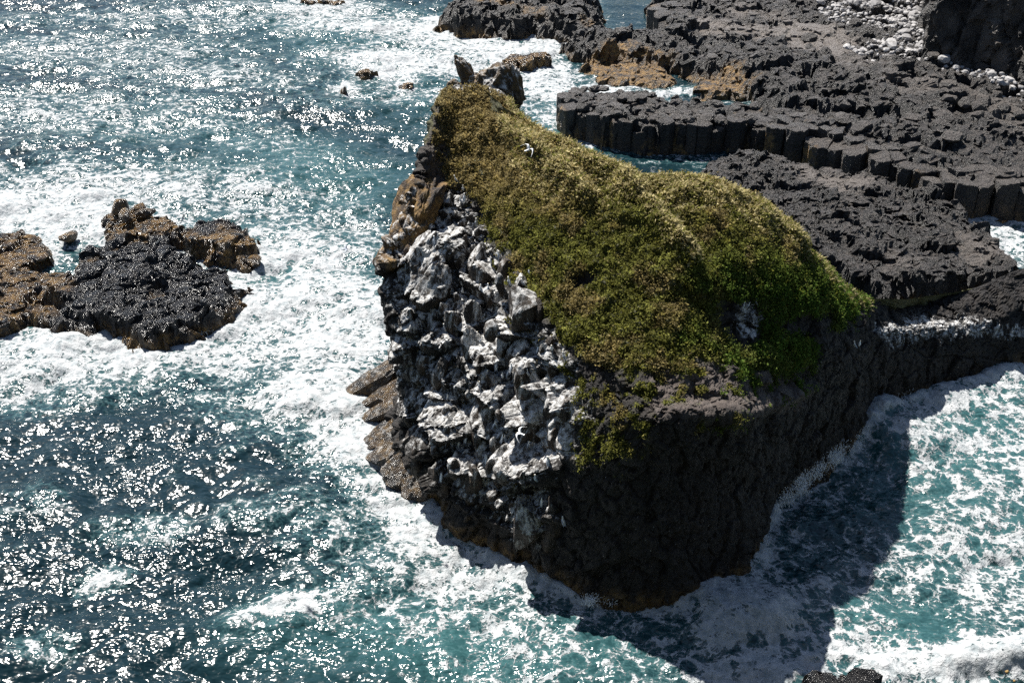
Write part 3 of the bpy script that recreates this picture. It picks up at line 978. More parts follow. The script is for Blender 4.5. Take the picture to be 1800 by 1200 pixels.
prof = np.concatenate([np.stack([np.linspace(-0.4, 1.6, 42), np.linspace(2.5, 14.5, 42)], 1), np.stack([np.linspace(2.2, 40, 50), np.linspace(14.9, 33, 50)], 1)])
CV = np.stack([base[:, None, 0] + nrm[:, None, 0] * prof[None, :, 0], base[:, None, 1] + nrm[:, None, 1] * prof[None, :, 0], np.broadcast_to(prof[None, :, 1], (len(base), len(prof)))], -1)
cn = (len(base), len(prof))
CV = CV.reshape(-1, 3)
CF = grid_faces(*cn)
CN = normals_of(CV, CF)
a1, _, _ = chunks(CV * np.array([.45, .45, .2]), 71, 1.1, .9, .3, .15)
a2, _, _ = chunks(CV * np.array([1.1, 1.1, .7]), 72, .7, .9, .3, .15)
CV = CV + np.concatenate([-nrm.repeat(len(prof), 0), np.zeros((len(CV), 1))], 1) * (0.9 * a1 + 0.35 * a2 + fbm(CV * .2, 3, 73) * 1.2)[:, None]
cz = sstep(16, 5, CV[:, 2])
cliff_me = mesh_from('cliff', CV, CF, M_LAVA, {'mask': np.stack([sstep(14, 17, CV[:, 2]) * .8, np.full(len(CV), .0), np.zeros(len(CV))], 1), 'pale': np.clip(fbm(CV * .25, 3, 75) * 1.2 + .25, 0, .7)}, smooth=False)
cliff = tag(link('cliff', cliff_me), 'shadowed dark basalt cliff rising over the pale boulder beach', kind='structure')

upb = BVHTree.FromPolygons([tuple(v) for v in UPV], [tuple(f) for f in UPF])
stones = [rock_mesh('beach_boulder', (rng.uniform(.8, 1.25), rng.uniform(.75, 1.1), rng.uniform(.5, .85)), 1000 + k, M_STONE, 2, 9, rough=0.05) for k in range(12)]
beach_polys = [[(1486, 80), (1560, 66), (1628, 55), (1622, 96), (1690, 105), (1800, 128), (1800, 168), (1740, 150), (1680, 128), (1600, 105), (1540, 104)],
               [(1440, 4), (1500, 0), (1622, -6), (1628, 55), (1560, 50), (1500, 38), (1440, 22)]]
cnt = 0
extra = []
tries = 0
spots = []
while tries < 9000:
    tries += 1
    g = beach_polys[0] if rng.random() < 0.68 else beach_polys[1]
    gx = [p[0] for p in g]
    gy = [p[1] for p in g]
    q = np.array([[rng.uniform(min(gx), max(gx)), rng.uniform(min(gy), max(gy))]])
    if sdist(q, np.array(g, float))[0] < 0: continue
    w = at_z(q[0, 0], q[0, 1], ZU)
    s = float(np.clip(rng.lognormal(-0.9, 0.48), .24, 1.4))
    if any((w[0] - a[0]) ** 2 + (w[1] - a[1]) ** 2 < (0.80 * (s + a[2])) ** 2 for a in spots): continue
    spots.append((w[0], w[1], s))
spots.sort(key=lambda a: -a[2] / math.hypot(a[0], a[1]))
sv, sf = ICO[2]
for i, (x, y, s) in enumerate(spots):
    h = upb.ray_cast(Vector((x, y, 40)), Vector((0, 0, -1)))
    if h[0] is None: continue
    z = h[0].z
    if cnt < 290:
        o = link('beach_boulder', stones[int(rng.integers(12))])
        place(o, (x, y, z + 0.22 * s), (rng.uniform(-.3, .3), rng.uniform(-.3, .3), rng.uniform(0, 6.28)))
        o.scale = (s, s, s)
        qx, qy = to_px(np.array([[x, y, z]]))
        where = 'in the narrow strip under the shaded cliff' if qx[0] > 1640 else ('on the upper beach against the sunlit cliff corner' if qy[0] < 52 else 'on the lower beach beside the dark shelf')
        big_ = 'large pale grey boulder lying ' if s > 0.85 else ('small pale grey stone lying ' if s < 0.36 else 'pale grey boulder lying ')
        tag(o, big_ + where, 'boulder', 'boulders on the beach below the cliff')
        cnt += 1
    else:
        extra.append((x, y, z + 0.2 * s, s))
for _ in range(1500):
    g = beach_polys[0] if rng.random() < 0.68 else beach_polys[1]
    q = np.array([[rng.uniform(1440, 1800), rng.uniform(-6, 168)]])
    if sdist(q, np.array(g, float))[0] < -3: continue
    w = at_z(q[0, 0], q[0, 1], ZU)
    h = upb.ray_cast(Vector((w[0], w[1], 40)), Vector((0, 0, -1)))
    if h[0] is None: continue
    extra.append((w[0], w[1], h[0].z + .05, rng.uniform(.15, .34)))
SVs, SFs = [], []
for k, (x, y, z, s) in enumerate(extra):
    A = rng.uniform(.7, 1.2, 3) * s
    SVs.append(sv * A * (1 + 0.12 * rng.normal(size=(len(sv), 1))) + np.array([x, y, z]))
    SFs.append(sf + k * len(sv))
if SVs:
    tag(link('beach_stones', mesh_from('beach_stones', np.concatenate(SVs), np.concatenate(SFs), M_STONE, smooth=False)), 'small pale stones between the boulders below the cliff', kind='stuff')

# ------------------------------------------------------------------ sea
def ocean(L, N, wind, wdir, amp, seed, kmin=0.0, kmax=1e9):
    r = np.random.default_rng(seed)
    k = np.fft.fftfreq(N, L / N) * 2 * np.pi
    KX, KY = np.meshgrid(k, k, indexing='ij')
    K = np.sqrt(KX ** 2 + KY ** 2)
    K[0, 0] = 1
    Lw = wind ** 2 / 9.81
    c = (KX * math.cos(wdir) + KY * math.sin(wdir)) / K
    Ph = np.exp(-1 / (K * Lw) ** 2) / K ** 4 * (0.12 + np.abs(c) ** 2.0) * np.exp(-(K * 0.05) ** 2)
    Ph[(K < kmin) | (K > kmax)] = 0
    Ph[0, 0] = 0
    h = (r.normal(size=(N, N)) + 1j * r.normal(size=(N, N))) * np.sqrt(Ph)
    z = np.fft.ifft2(h).real
    sc = amp / z.std()
    dx = np.fft.ifft2(-1j * KX / K * h).real
    dy = np.fft.ifft2(-1j * KY / K * h).real
    return L, N, z * sc, dx * sc, dy * sc


def osamp(o, x, y):
    L, N, z, dx, dy = o
    u = (x / L % 1) * N
    v = (y / L % 1) * N
    i, j = np.floor(u).astype(int), np.floor(v).astype(int)
    fu, fv = u - i, v - j
    i0, j0, i1, j1 = i % N, j % N, (i + 1) % N, (j + 1) % N
    f = lambda a: (a[i0, j0] * (1 - fu) + a[i1, j0] * fu) * (1 - fv) + (a[i0, j1] * (1 - fu) + a[i1, j1] * fu) * fv
    return f(z), f(dx), f(dy)


ys = [33.0]
while ys[-1] < 215: ys.append(ys[-1] + 0.105 + max(0, ys[-1] - 40) * 0.0024)
ys = np.array(ys)
ss = np.linspace(-1, 1, 790)
oy = np.array([-3000, -800, -200, -60, 0, 15, 26])
oy2 = np.array([225, 245, 290, 400, 700, 1500, 4000])
yy = np.concatenate([oy, ys, oy2])
os_ = np.array([1.15, 1.5, 2.5, 6, 20, 60])
sx = np.concatenate([-os_[::-1], ss, os_])
hw = 27 + 0.42 * np.clip(yy, 20, 260)
X = sx[None, :] * hw[:, None]
Yg = np.repeat(yy[:, None], len(sx), 1)
shp = X.shape
X, Yg = X.ravel(), Yg.ravel()
inner = ((np.abs(np.tile(sx, len(yy))) <= 1.0) & (Yg > 30) & (Yg < 220)).astype(float)
o1 = ocean(131, 512, 7.0, math.radians(248), 0.22, 1)
o2 = ocean(47, 512, 4.2, math.radians(285), 0.13, 2, 0.6)
o3 = ocean(19, 256, 3.0, math.radians(225), 0.030, 3, 2.0)
sea = np.stack([X, Yg, np.zeros(len(X))], 1)
pxs, pys = to_px(sea)
wx = X + fbm(sea * 0.08, 3, 801) * 2
wy = Yg + fbm(sea * 0.08, 3, 802) * 2
z1, dx1, dy1 = osamp(o1, wx, wy)
z2, dx2, dy2 = osamp(o2, wx, wy)
z3, dx3, dy3 = osamp(o3, X, Yg)
# surf: where the photograph shows foam, plus thin upper-left streaks painting in silvery sheen, (px, py, rx, ry, density, tilt)
FOAM = [(80, 370, 230, 60, .95, 0), (180, 330, 260, 45, .6, 0), (420, 345, 200, 45, .45, 10), (90, 640, 190, 62, .9, -8), (30, 700, 90, 30, .6, 0), (330, 620, 190, 45, .75, 0), (480, 560, 110, 80, .76, 0), (540, 470, 130, 90, .74, 25), (600, 400, 90, 60, .5, 20),
        (590, 590, 130, 60, .97, -10), (560, 680, 120, 60, .92, -15), (620, 760, 90, 80, .92, 10), (660, 850, 90, 70, .75, 40), (740, 930, 110, 70, .85, 40), (800, 1020, 130, 60, .75, 30), (900, 1090, 120, 60, .55, 30), (960, 1160, 110, 50, .5, 20), (700, 1070, 150, 60, .45, 10), (520, 1065, 110, 22, .85, -14), (640, 960, 90, 50, .4, 0), (450, 700, 130, 40, .4, 0), (860, 1180, 120, 40, .4, 0), (180, 1010, 60, 18, .7, -10), (250, 930, 80, 20, .45, -10), (60, 1130, 60, 22, .4, 0),
        (840, 65, 210, 34, .98, 4), (930, 135, 110, 40, .9, 10), (720, 110, 150, 26, .95, 4), (640, 45, 170, 30, .76, 6), (560, 20, 120, 24, .72, 0), (700, 165, 120, 20, .45, 5), (1060, 160, 90, 14, .9, 6), (1200, 168, 120, 8, .9, 4), (960, 200, 60, 40, .55, 10), (1010, 235, 60, 20, .6, 25), (1130, 262, 110, 16, .35, 5), (1370, 258, 90, 12, .4, 8), (300, 30, 250, 20, .48, 0), (150, 90, 260, 30, .50, 0), (120, 200, 230, 40, .48, 5), (350, 130, 200, 30, .44, 5), (420, 230, 200, 40, .38, 20),
        (1760, 390, 80, 50, .8, 35), (1640, 510, 80, 24, .75, 0), (1520, 740, 80, 34, .85, -40), (1720, 700, 90, 24, .55, -14), (1640, 790, 100, 90, .55, 0), (1740, 800, 120, 120, .58, 0), (1720, 960, 120, 90, .70, 0), (1600, 1000, 130, 80, .55, 0), (1480, 930, 120, 90, .32, 0), (1430, 880, 90, 40, .42, -15), (1330, 960, 60, 60, .6, -45), (1470, 1050, 120, 60, .52, 0), (1300, 1085, 100, 62, 1.0, 10), (1220, 1140, 110, 40, .6, 0), (1330, 1175, 150, 40, .75, 0), (1740, 1165, 150, 42, 1.1, -6), (1600, 1170, 110, 40, .8, 0), (1500, 1120, 150, 40, .5, 10), (1780, 1060, 110, 70, .6, 0), (1060, 1090, 120, 30, .35, 8), (1000, 1050, 70, 30, .35, 20), (880, 980, 70, 30, .8, 30), (1120, 1170, 120, 40, .35, 0), (1340, 905, 40, 30, .7, 0)]
AER = [(560, 300, 220, 60, .6, 12), (800, 1150, 260, 80, .75, 10), (600, 1120, 200, 70, .5, 0), (1680, 760, 170, 110, .9, -20), (1760, 900, 160, 150, .7, 0), (1560, 830, 70, 90, .7, 0), (1560, 1110, 150, 60, .8, 0), (500, 480, 150, 90, .6, 0), (640, 60, 220, 50, .5, 0), (1000, 220, 80, 60, .6, 0), (950, 1150, 200, 70, .6, 0), (120, 540, 300, 80, .5, 0), (1400, 960, 140, 90, .15, 0), (750, 190, 140, 60, .35, 0), (330, 250, 200, 60, .3, 10)]
wnx = fbm(sea * 0.12, 3, 810)
wny = fbm(sea * 0.12, 3, 811)
pw_ = np.stack([pxs + wnx * 55, pys + wny * 26], 1)


def blobs(lst):
    out = np.zeros(len(X))
    for (cx, cy, rx, ry, v, a) in lst:
        c, s = math.cos(math.radians(a)), math.sin(math.radians(a))
        dx, dy = pw_[:, 0] - cx, pw_[:, 1] - cy
        q = ((dx * c + dy * s) / rx) ** 2 + ((-dx * s + dy * c) / ry) ** 2
        w = v * np.exp(-q ** 1.4 * 0.7)
        out = np.maximum(out, w) + 0.07 * np.minimum(out, w)
    return out


foam = blobs(FOAM)
aer = blobs(AER)
wl_front = front[:, 1, :2]
stack_poly = np.concatenate([wl_front, np.array([b_[0, :2] for b_ in back])])
P2 = sea[:, :2]
near = np.zeros(len(X))
inr = inner > 0
dist = np.full(len(X), 99.0)
for pg in [stack_poly, poly(main_px, 2.0), poly(spit_px, 2.0), poly(mid_px, 1.5)] + [p[0] for p in isl] + [poly(s_[1]) for s_ in SKER]:
    d = np.full(len(X), 99.0)
    d[inr] = np.abs(sdist(P2[inr], pg))
    dist = np.minimum(dist, d)
calm = sstep(-8, 8, sdist(np.stack([pxs, pys], 1)[:, :], np.array([(1020, 250), (1200, 255), (1350, 255), (1500, 310), (1640, 330), (1500, 320), (1200, 300), (1080, 290)], float)))
calm = np.maximum(calm, sstep(-6, 6, sdist(np.stack([pxs, pys], 1), np.array([(1040, 60), (1050, -200), (1180, -200), (1160, 50)], float))))
foam = foam * 0.88 + (0.45 * np.exp(-dist / 0.8) + 0.10 * np.exp(-dist / 3.0)) * (1 - 0.7 * calm)
crest = sstep(0.22, 0.55, z1 + z2)
foam = foam + 0.18 * crest * inner * (1 - calm) + 0.05
foam = foam * inner
aer = np.clip(aer + 0.12 * np.exp(-dist / 4), 0, 1) * inner
att = 1 - 0.75 * calm
churn = sstep(0.7, 1.1, foam)
zz = (z1 + z2 * att + z3) * (1 - 0.6 * calm)
zz = zz + churn * (0.35 + 0.25 * fbm(sea * 0.9, 4, 820) + 0.12 * fbm(sea * 3, 3, 821))
# breakers heaving up
for cx, cy, rx, ry, hgt in [(1300, 1075, 90, 50, 1.0), (1760, 1165, 110, 36, 0.9), (1525, 745, 60, 40, 1.3), (1590, 780, 60, 70, .6), (1720, 690, 60, 20, .7), (560, 690, 140, 40, .35), (80, 650, 150, 40, .4), (330, 180, 300, 14, .2)]:
    q = ((pw_[:, 0] - cx) / rx) ** 2 + ((pw_[:, 1] - cy) / ry) ** 2
    zz = zz + hgt * np.exp(-q) * (1 + 0.4 * fbm(sea * 0.7, 3, 830))
sea[:, 2] = zz * inner
sea[:, 0] += (dx1 * 0.9 + dx2 * 0.9 + dx3 * .6) * inner * (1 - .6 * calm)
sea[:, 1] += (dy1 * 0.9 + dy2 * 0.9 + dy3 * .6) * inner * (1 - .6 * calm)
SFc = grid_faces(*shp)[:, ::-1]
sea_o = tag(link('sea', mesh_from('sea', sea, SFc, M_SEA, {'foam': foam, 'aer': aer})), 'blue-green swell laced with white foam and sun glitter', kind='structure')

# ------------------------------------------------------------------ plants on the stack
r3 = np.random.default_rng(31)


def leaf_cards(P, N, size, tint, lift=0.05, spread=0.9, long=1.0):
    n = len(P)
    A = r3.normal(size=(n, 3)) * spread + N
    A /= np.linalg.norm(A, axis=1, keepdims=True)
    T = np.cross(A, r3.normal(size=(n, 3)))
    T /= np.linalg.norm(T, axis=1, keepdims=True) + 1e-9
    B = np.cross(A, T)
    s = (size * r3.uniform(.55, 1.35, n))[:, None]
    c = P + N * (lift * r3.uniform(0, 1, n))[:, None]
    V = np.stack([c - B * s * long, c + T * s * .55, c + B * s * long + A * s * .25, c - T * s * .55], 1).reshape(-1, 3)
    return V, np.arange(4 * n).reshape(n, 4), np.repeat(tint, 4, 0)


def blades(P, up, h, w, tint, lean=0.5):
    n = len(P)
    D = up + r3.normal(size=(n, 3)) * lean
    D /= np.linalg.norm(D, axis=1, keepdims=True)
    S_ = np.cross(D, r3.normal(size=(n, 3)))
    S_ /= np.linalg.norm(S_, axis=1, keepdims=True) + 1e-9
    hh = (h * r3.uniform(.5, 1.3, n))[:, None]
    b = r3.normal(size=(n, 3)) * 0.25 * hh
    b[:, 2] = -np.abs(b[:, 2])
    V = np.stack([P - S_ * w, P + S_ * w, P + D * hh * .6 + S_ * w * .6, P + D * hh + b, ], 1).reshape(-1, 3)
    return V, np.arange(4 * n).reshape(n, 4), np.repeat(tint, 4, 0)


# area-weighted random points on the body
a_, b_, c_, d_ = (SV[SF[:, k]] for k in range(4))
farea = np.linalg.norm(np.cross(c_ - a_, d_ - b_), axis=1) * 0.5
fg = np.clip((grass + low)[SF].mean(1), 0, 1) * isfront[SF[:, 0]]
bare = sstep(0.30, 0.42, fbm(SV[SF[:, 0]] * 0.8, 4, 91))
fg = np.where(fg > 0.45, fg, fg * 0.2) * (1 - 0.88 * bare)
prob = farea * fg
fi = r3.choice(len(SF), 125000, p=prob / prob.sum())
w2 = r3.uniform(0, 1, (len(fi), 2))
PP = a_[fi] * ((1 - w2[:, :1]) * (1 - w2[:, 1:])) + b_[fi] * (w2[:, :1] * (1 - w2[:, 1:])) + c_[fi] * (w2[:, :1] * w2[:, 1:]) + d_[fi] * ((1 - w2[:, :1]) * w2[:, 1:])
NN = SN2[SF[fi, 0]]
hx, hy = to_px(PP)
dry = sstep(330, 210, hy - (hx - 900) * 0.22 + fbm(PP * 0.5, 4, 77) * 130) * 0.9
dry = np.maximum(dry, sstep(0.02, 0.25, fbm(PP * 0.45, 4, 78)) * 0.75)
dry = np.maximum(dry, (uu[SF[fi, 0]] < 5.2) * sstep(420, 300, hy) * 0.8)
lush = sstep(1180, 1330, hx + fbm(PP * .6, 3, 79) * 160) * sstep(400, 520, hy)
gcol = np.array([0.170, 0.172, 0.044])
lcol = np.array([0.090, 0.150, 0.028])
dcol = np.array([0.31, 0.23, 0.10])
scol = np.array([0.58, 0.50, 0.27])
tint = gcol * (1 - lush[:, None]) + lcol * lush[:, None]
dry = dry * (1 - 0.8 * lush)
tint = tint * (1 - dry[:, None]) + dcol * dry[:, None]
yel = (r3.random(len(PP)) < 0.12)[:, None]
tint = np.where(yel, tint * 0.5 + np.array([.16, .14, .02]) * .5, tint)
tint = tint * r3.uniform(.6, 1.35, (len(PP), 1)) * np.clip(1 + 0.9 * fbm(PP * 1.1, 4, 93), .5, 1.6)[:, None]
L1 = leaf_cards(PP, NN, 0.088, tint, 0.09)
# lusher rosettes low on the right
sel = np.where(r3.random(len(PP)) < 0.10 * (0.3 + lush))[0]
Q = np.repeat(PP[sel] + NN[sel] * 0.18, 7, 0) + r3.normal(size=(len(sel) * 7, 3)) * 0.12
L2 = leaf_cards(Q, np.repeat(NN[sel], 7, 0), 0.085, np.repeat(tint[sel], 7, 0) * 1.1, 0.1)
# long pale grass along the crest
cw = farea * np.maximum(sstep(7.6, 8.5, vv[SF[:, 0]]), 0.9 * crestl[SF[:, 0]]) * isfront[SF[:, 0]] * (uu[SF[:, 0]] > 3.2) * (uu[SF[:, 0]] < 10.2) * np.clip(fg, 0.0, 1)
fi2 = r3.choice(len(SF), 64000, p=cw / cw.sum())
PC = SV[SF[fi2, 0]] + r3.normal(size=(len(fi2), 3)) * 0.06
up_ = np.tile([0.15, -0.25, 1.0], (len(fi2), 1))
L3 = blades(PC, up_, 0.34, 0.028, np.where(r3.random((len(fi2), 1)) < .7, scol, gcol * 1.2) * r3.uniform(.8, 1.35, (len(fi2), 1)))
fd = r3.choice(len(PP), 30000, p=(dry ** 2 + .01) / (dry ** 2 + .01).sum())
L4 = blades(PP[fd], NN[fd] * 0.8 + np.array([0, 0, .7]), 0.26, 0.013, (dcol * .5 + scol * .5) * r3.uniform(.6, 1.2, (len(fd), 1)))
VV_, FF_, TT_, off = [], [], [], 0
for v_, f_, t_ in (L1, L2, L3, L4):
    VV_.append(v_)
    FF_.append(f_ + off)
    TT_.append(t_)
    off += len(v_)
tag(link('grass', mesh_from('grass', np.concatenate(VV_), np.concatenate(FF_), M_PLANT, {'tint': np.concatenate(TT_)}, smooth=False)), 'green and straw-brown cliff plants covering the sloping top of the sea stack', kind='stuff')

# ------------------------------------------------------------------ sea birds
def tube(rings, nseg=10):
    """rings: (centre, ry, rz) along a body axis -> closed lofted surface"""
    V, F = [], []
    for c, ry, rz in rings:
        for k in range(nseg):
            a = 2 * math.pi * k / nseg
            V.append((c[0], c[1] + ry * math.cos(a), c[2] + rz * math.sin(a)))
    n = len(rings)
    for i in range(n - 1):
        for k in range(nseg):
            F.append((i * nseg + k, i * nseg + (k + 1) % nseg, (i + 1) * nseg + (k + 1) % nseg, (i + 1) * nseg + k))
    for e, r in ((0, 1), (n - 1, -1)):
        V.append(rings[e][0])
        ci = len(V) - 1
        for k in range(nseg):
            q = (e * nseg + k, e * nseg + (k + 1) % nseg, ci, ci)
            F.append(q)
    return np.array(V), np.array(F)


def perched_meshes(prefix, mb, mw, mbill):
    body = [((-.20, 0, .02), .012, .008), ((-.14, 0, .05), .035, .03), ((-.06, 0, .10), .062, .060), ((.02, 0, .145), .072, .075), ((.08, 0, .195), .060, .066), ((.11, 0, .245), .040, .044), ((.125, 0, .285), .040, .040), ((.15, 0, .315), .040, .036), ((.175, 0, .325), .026, .024), ((.188, 0, .323), .012, .012)]
    V, F = tube(body)
    me_b = mesh_from(prefix + '_body', V, F, mb)
    wing = [((-.25, 0, .015), .006, .006), ((-.17, 0, .05), .012, .026), ((-.07, 0, .105), .018, .048), ((.03, 0, .155), .020, .055), ((.07, 0, .185), .010, .03)]
    W, WF = tube(wing, 8)
    mws = []
    for s in (-1, 1):
        q = W.copy()
        q[:, 1] += s * 0.062
        mws.append(mesh_from(prefix + '_wing', q, WF, mw))
    Bv, Bf = tube([((.180, 0, .322), .012, .012), ((.205, 0, .316), .008, .009), ((.222, 0, .306), .003, .003)], 6)
    return me_b, mws, mesh_from(prefix + '_bill', Bv, Bf, mbill)


KIT = perched_meshes('kittiwake', M_WHITE, M_GREY, M_BILL)
GUI = perched_meshes('guillemot', M_BLACK, M_BLACK, M_BLACK)


def perch(px_, py_, kind, label, group, heading=None, size=1.3):
    loc, nor = hit(px_, py_ + 4)
    if loc is None: return
    bm_, ws, bill = kind
    o = link('seabird', bm_)
    h = heading if heading is not None else rng.uniform(0, 6.28)
    place(o, loc + Vector(nor) * 0.05, (0, rng.uniform(-.7, -.35), h))
    o.scale = (size,) * 3
    tag(o, label, 'seabird', group)
    for w in ws: link('wing', w, o)
    link('bill', bill, o)


B2 = [(400, 62), (435, 62), (300, 185), (352, 168), (738, 128), (692, 160), (643, 188), (880, 212), (848, 265), (780, 255), (890, 320), (866, 405), (735, 372), (650, 285), (698, 280), (568, 305), (610, 425), (524, 450), (478, 472), (590, 575), (613, 615), (640, 510), (662, 530), (595, 600), (725, 640), (790, 685), (820, 700), (868, 680), (858, 720), (758, 700), (690, 690), (660, 690), (855, 775), (1042, 605), (500, 800), (495, 1000), (555, 1000), (585, 985), (725, 925), (760, 985), (882, 1020), (680, 1085), (965, 1095), (985, 575), (425, 800), (800, 655), (640, 740), (930, 560)]
pts = [(600 + a * .375, 400 + b * .375) for a, b in B2]
pts += [(600 + a / 3, 60 + b / 3) for a, b in [(450, 845), (490, 870), (640, 820), (655, 860), (625, 880), (705, 990), (830, 1165), (450, 1085), (490, 1085), (600, 770)]]
pts += [(620 + a / 3, 700 + b / 3) for a, b in [(515, 225), (560, 235), (597, 205), (795, 205), (705, 320), (745, 325), (935, 248), (1030, 330), (800, 385), (955, 425), (1000, 540), (755, 145), (470, 410), (1105, 640)]]
GK = 'kittiwakes perched on the whitened left face'
for (x, y) in pts:
    if x > 905 and y < 650: lab = 'small white seabird perched where the whitened rock meets the green plants'
    elif y < 450: lab = 'small white seabird perched high on the left face just below the peak'
    elif y < 640: lab = 'small white seabird perched on the middle ledges of the whitened left face'
    elif y < 760: lab = 'small white seabird perched on the lower ledges above the wet spur slabs'
    else: lab = 'small white seabird perched low on the face just above the dark foot'
    if (x, y) == (600 + 880 * .375, 400 + 212 * .375): lab = 'lone white seabird sitting highest at the ragged edge of the green slope'
    perch(x, y, KIT, lab, GK)
for x, y, lab in [(1307, 537, 'leftmost of three white birds on top of the white streak in the green slope'), (1315, 536, 'middle of three white birds on top of the white streak in the green slope'), (1326, 531, 'rightmost of three white birds on top of the white streak in the green slope')]:
    perch(x, y, KIT, lab, 'birds above the white streak', size=1.0)
for x, y, lab in [(1499, 606, 'left of two white birds on the dark wall at the neck of the stack'), (1510, 606, 'right of two white birds on the dark wall at the neck of the stack')]:
    perch(x, y, KIT, lab, 'birds on the dark neck wall')
for k in range(12):
    perch(793 + 24 * rng.random(), 627 + 22 * rng.random(), GUI, 'small black seabird huddled on a pale ledge with others', 'black birds huddled on one ledge')


def flying(loc, heading, bank, span, label, lift=0.35, pitch=0.0, mat=None):
    mat = mat or M_WHITE
    V, F = tube([((-.24, 0, 0), .055, .008), ((-.17, 0, 0), .04, .022), ((-.08, 0, 0), .055, .05), ((.04, 0, 0), .062, .06), ((.13, 0, .005), .045, .045), ((.18, 0, .015), .036, .036), ((.215, 0, .014), .022, .022), ((.232, 0, .01), .01, .01)])
    o = link('flying_gull', mesh_from('flying_gull', V, F, mat))
    tag(o, label, 'gull')
    for s in (-1, 1):
        prof_ = [(0.0, .05, .115, -.10, .0), (.22, .14, .135, -.055, .10), (.40, .19, .10, -.02, .13), (.62, .13, .05, -.03, .10), (.80, -.02, .0, -.06, .03), (.92, -.12, -.11, -.135, -.03)]
        Vw, Fw = [], []
        for (y, lx, le, te, z) in prof_:
            x0, x1 = le + lx * .35, te + lx * .35
            zz_ = z * lift / .35
            for (x, dz) in ((x0, 0), ((x0 + x1) / 2, .012), (x1, 0), ((x0 + x1) / 2, -.008)):
                Vw.append((x, s * y * span, zz_ + dz))
        for i in range(len(prof_) - 1):
            for k in range(4):
                Fw.append((i * 4 + k, i * 4 + (k + 1) % 4, i * 4 + 4 + (k + 1) % 4, i * 4 + 4 + k))
        link('wing', mesh_from('gull_wing', np.array(Vw), np.array(Fw), mat), o)
    Bv, Bf = tube([((.225, 0, .01), .012, .012), ((.255, 0, .006), .009, .01), ((.275, 0, -.004), .003, .003)], 6)
    link('bill', mesh_from('gull_bill', Bv, Bf, M_BILL), o)
    place(o, loc, (bank, pitch, heading))
    o.scale = (0.92,) * 3


flying(at_d(928, 264, 62), 0.6, 0.25, 0.62, 'white gull gliding in front of the upper grassy slope', 0.6)
flying(at_d(915, 762, 60), 2.7, -0.35, 0.62, 'white gull gliding low across the whitened rock face', 0.5)
flying(at_d(320, 386, 70), 0.9, -1.0, 0.7, 'white gull banking on edge over the right shoulder of the ochre islet', 0.2)
flying(at_d(606, 438, 72), 0.2, 0.3, 0.5, 'greyish gull skimming over the foam left of the stack', 0.25, mat=M_GREY)

# ------------------------------------------------------------------ spray thrown up where the swell hits the rock
r5 = np.random.default_rng(55)
OCT = np.array([[1, 0, 0], [-1, 0, 0], [0, 1, 0], [0, -1, 0], [0, 0, 1], [0, 0, -1]], float)
OCF = np.array([[0, 2, 4], [2, 1, 4], [1, 3, 4], [3, 0, 4], [2, 0, 5], [1, 2, 5], [3, 1, 5], [0, 3, 5]])
DV, DF = [], []


def spray(x0, y0, x1, y1, n, hmax, jets, out, lean=0.2):
    a, b = at_z(x0, y0), at_z(x1, y1)
    jp = r5.random(jets)
    for i in range(n):
        j = int(r5.integers(jets))
        base_ = a + (b - a) * jp[j] + r5.normal(size=3) * np.array([.18, .18, 0])
        v0 = hmax * (0.35 + 0.65 * ((j * 0.618) % 1))
        d = np.array([out[0] + r5.normal() * .28 + lean * ((j * .37) % 1 - .5), out[1] + r5.normal() * .22, 1.0])
        t_ = r5.random() ** 0.8
        p_ = base_ + d * v0 * t_ * np.array([1, 1, 1 - 0.45 * t_])
        s_ = r5.uniform(.007, .018) * (1.25 - .6 * t_)
        vel = d * np.array([1, 1, 1 - 0.9 * t_])
        vel /= np.linalg.norm(vel)
        q = OCT * s_
        q = q + np.outer(q @ vel, vel) * r5.uniform(4, 16)
        DF.append(OCF + 6 * len(DV))
        DV.append(q + p_)


spray(1400, 868, 1600, 712, 9000, 2.8, 60, (-.25, .25))
spray(1352, 905, 1420, 860, 900, 1.3, 14, (-.2, .2))
spray(1285, 1010, 1350, 950, 1300, 1.3, 16, (-.1, .1))
spray(1240, 1070, 1380, 1060, 1700, 1.1, 24, (0, 0))
spray(1020, 1062, 1090, 1058, 500, 1.2, 6, (.2, 0))
spray(1690, 680, 1770, 660, 700, 1.1, 9, (-.2, .2))
spray(640, 1180 - 470, 700, 830, 500, .8, 10, (.1, .1))
spray(960, 92, 985, 88, 500, 1.8, 6, (0, 0))
spray(345, 590, 375, 580, 260, .8, 5, (0, 0))
spray(1620, 1150, 1790, 1140, 900, .9, 14, (0, 0))
tag(link('sea_spray', mesh_from('sea_spray', np.concatenate(DV), np.concatenate(DF), M_SPRAY, smooth=False)), 'white spray droplets thrown up along the foot of the stack', kind='stuff')

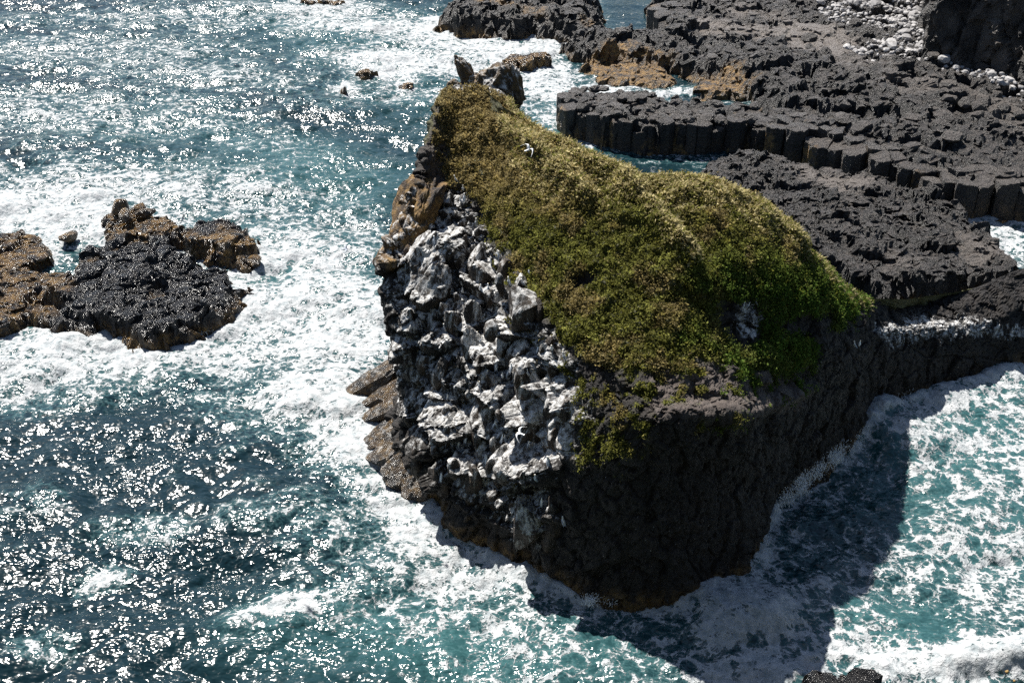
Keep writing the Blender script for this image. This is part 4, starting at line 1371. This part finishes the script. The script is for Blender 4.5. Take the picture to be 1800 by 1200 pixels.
# ------------------------------------------------------------------ the near cliff edge under the camera, just below the frame
gx, gy = np.meshgrid(np.concatenate([np.linspace(-60, -4, 20), np.linspace(-3, 8, 56), np.linspace(9, 60, 20)]), np.concatenate([np.linspace(-60, -2, 12), np.linspace(-1, 7.2, 60)]), indexing='ij')
q = np.stack([gx.ravel(), gy.ravel(), np.zeros(gx.size)], 1)
zc = 48.2 - 1.42 * np.maximum(q[:, 1] + 0.1, 0) + fbm(q * .9, 3, 900) * 0.10
zc = np.where(q[:, 1] > 5.6, zc - 26 * (q[:, 1] - 5.6), zc)
q[:, 2] = np.minimum(zc, 48.3)
NCF = grid_faces(*gx.shape)
near_cliff = tag(link('near_cliff', mesh_from('near_cliff', q, NCF, M_STACK, {'mask': np.tile([1., 0, 0], (len(q), 1)), 'pale': np.zeros(len(q))})), 'turf edge of the viewing cliff just below the frame', kind='structure')
ncb = BVHTree.FromPolygons([tuple(v) for v in q], [tuple(f) for f in NCF])
tuft = None
T0 = at_d(1800, 1236, 6.6)
loc = ncb.ray_cast(Vector((T0[0], T0[1], 60)), Vector((0, 0, -1)))[0]
n = 420
PB = np.array(loc) + r5.normal(size=(n, 3)) * np.array([.07, .05, 0])
tv_, tf_, _ = blades(PB, np.tile([-.1, .0, 1.0], (n, 1)), 0.20, 0.0022, np.zeros((n, 3)), 0.28)
tuft = tag(link('grass_tuft', mesh_from('grass_tuft', tv_, tf_, M_STRAW, smooth=False)), 'dry straw-coloured grass tuft with a seed head in the bottom right corner', 'grass tuft')
for (x, y, s_) in ((1770, 1180, .009), (1783, 1196, .007)):
    c = at_d(x, y, 6.6)
    V, F = ICO[2]
    link('seed_head', mesh_from('seed_head', V * s_ * (1 + .15 * r5.normal(size=(len(V), 1))) + c, F, M_STRAW), tuft)
    r_ = np.array(loc) + np.array([-.05, 0, 0])
    sv_ = np.array([r_ - [.0012, 0, 0], r_ + [.0012, 0, 0], c + [.0012, 0, 0], c - [.0012, 0, 0], r_ + [0, .0015, 0], c + [0, .0015, 0]])
    link('stem', mesh_from('stem', sv_, np.array([[0, 1, 2, 3], [1, 4, 5, 2], [4, 0, 3, 5]]), M_STRAW, smooth=False), tuft)
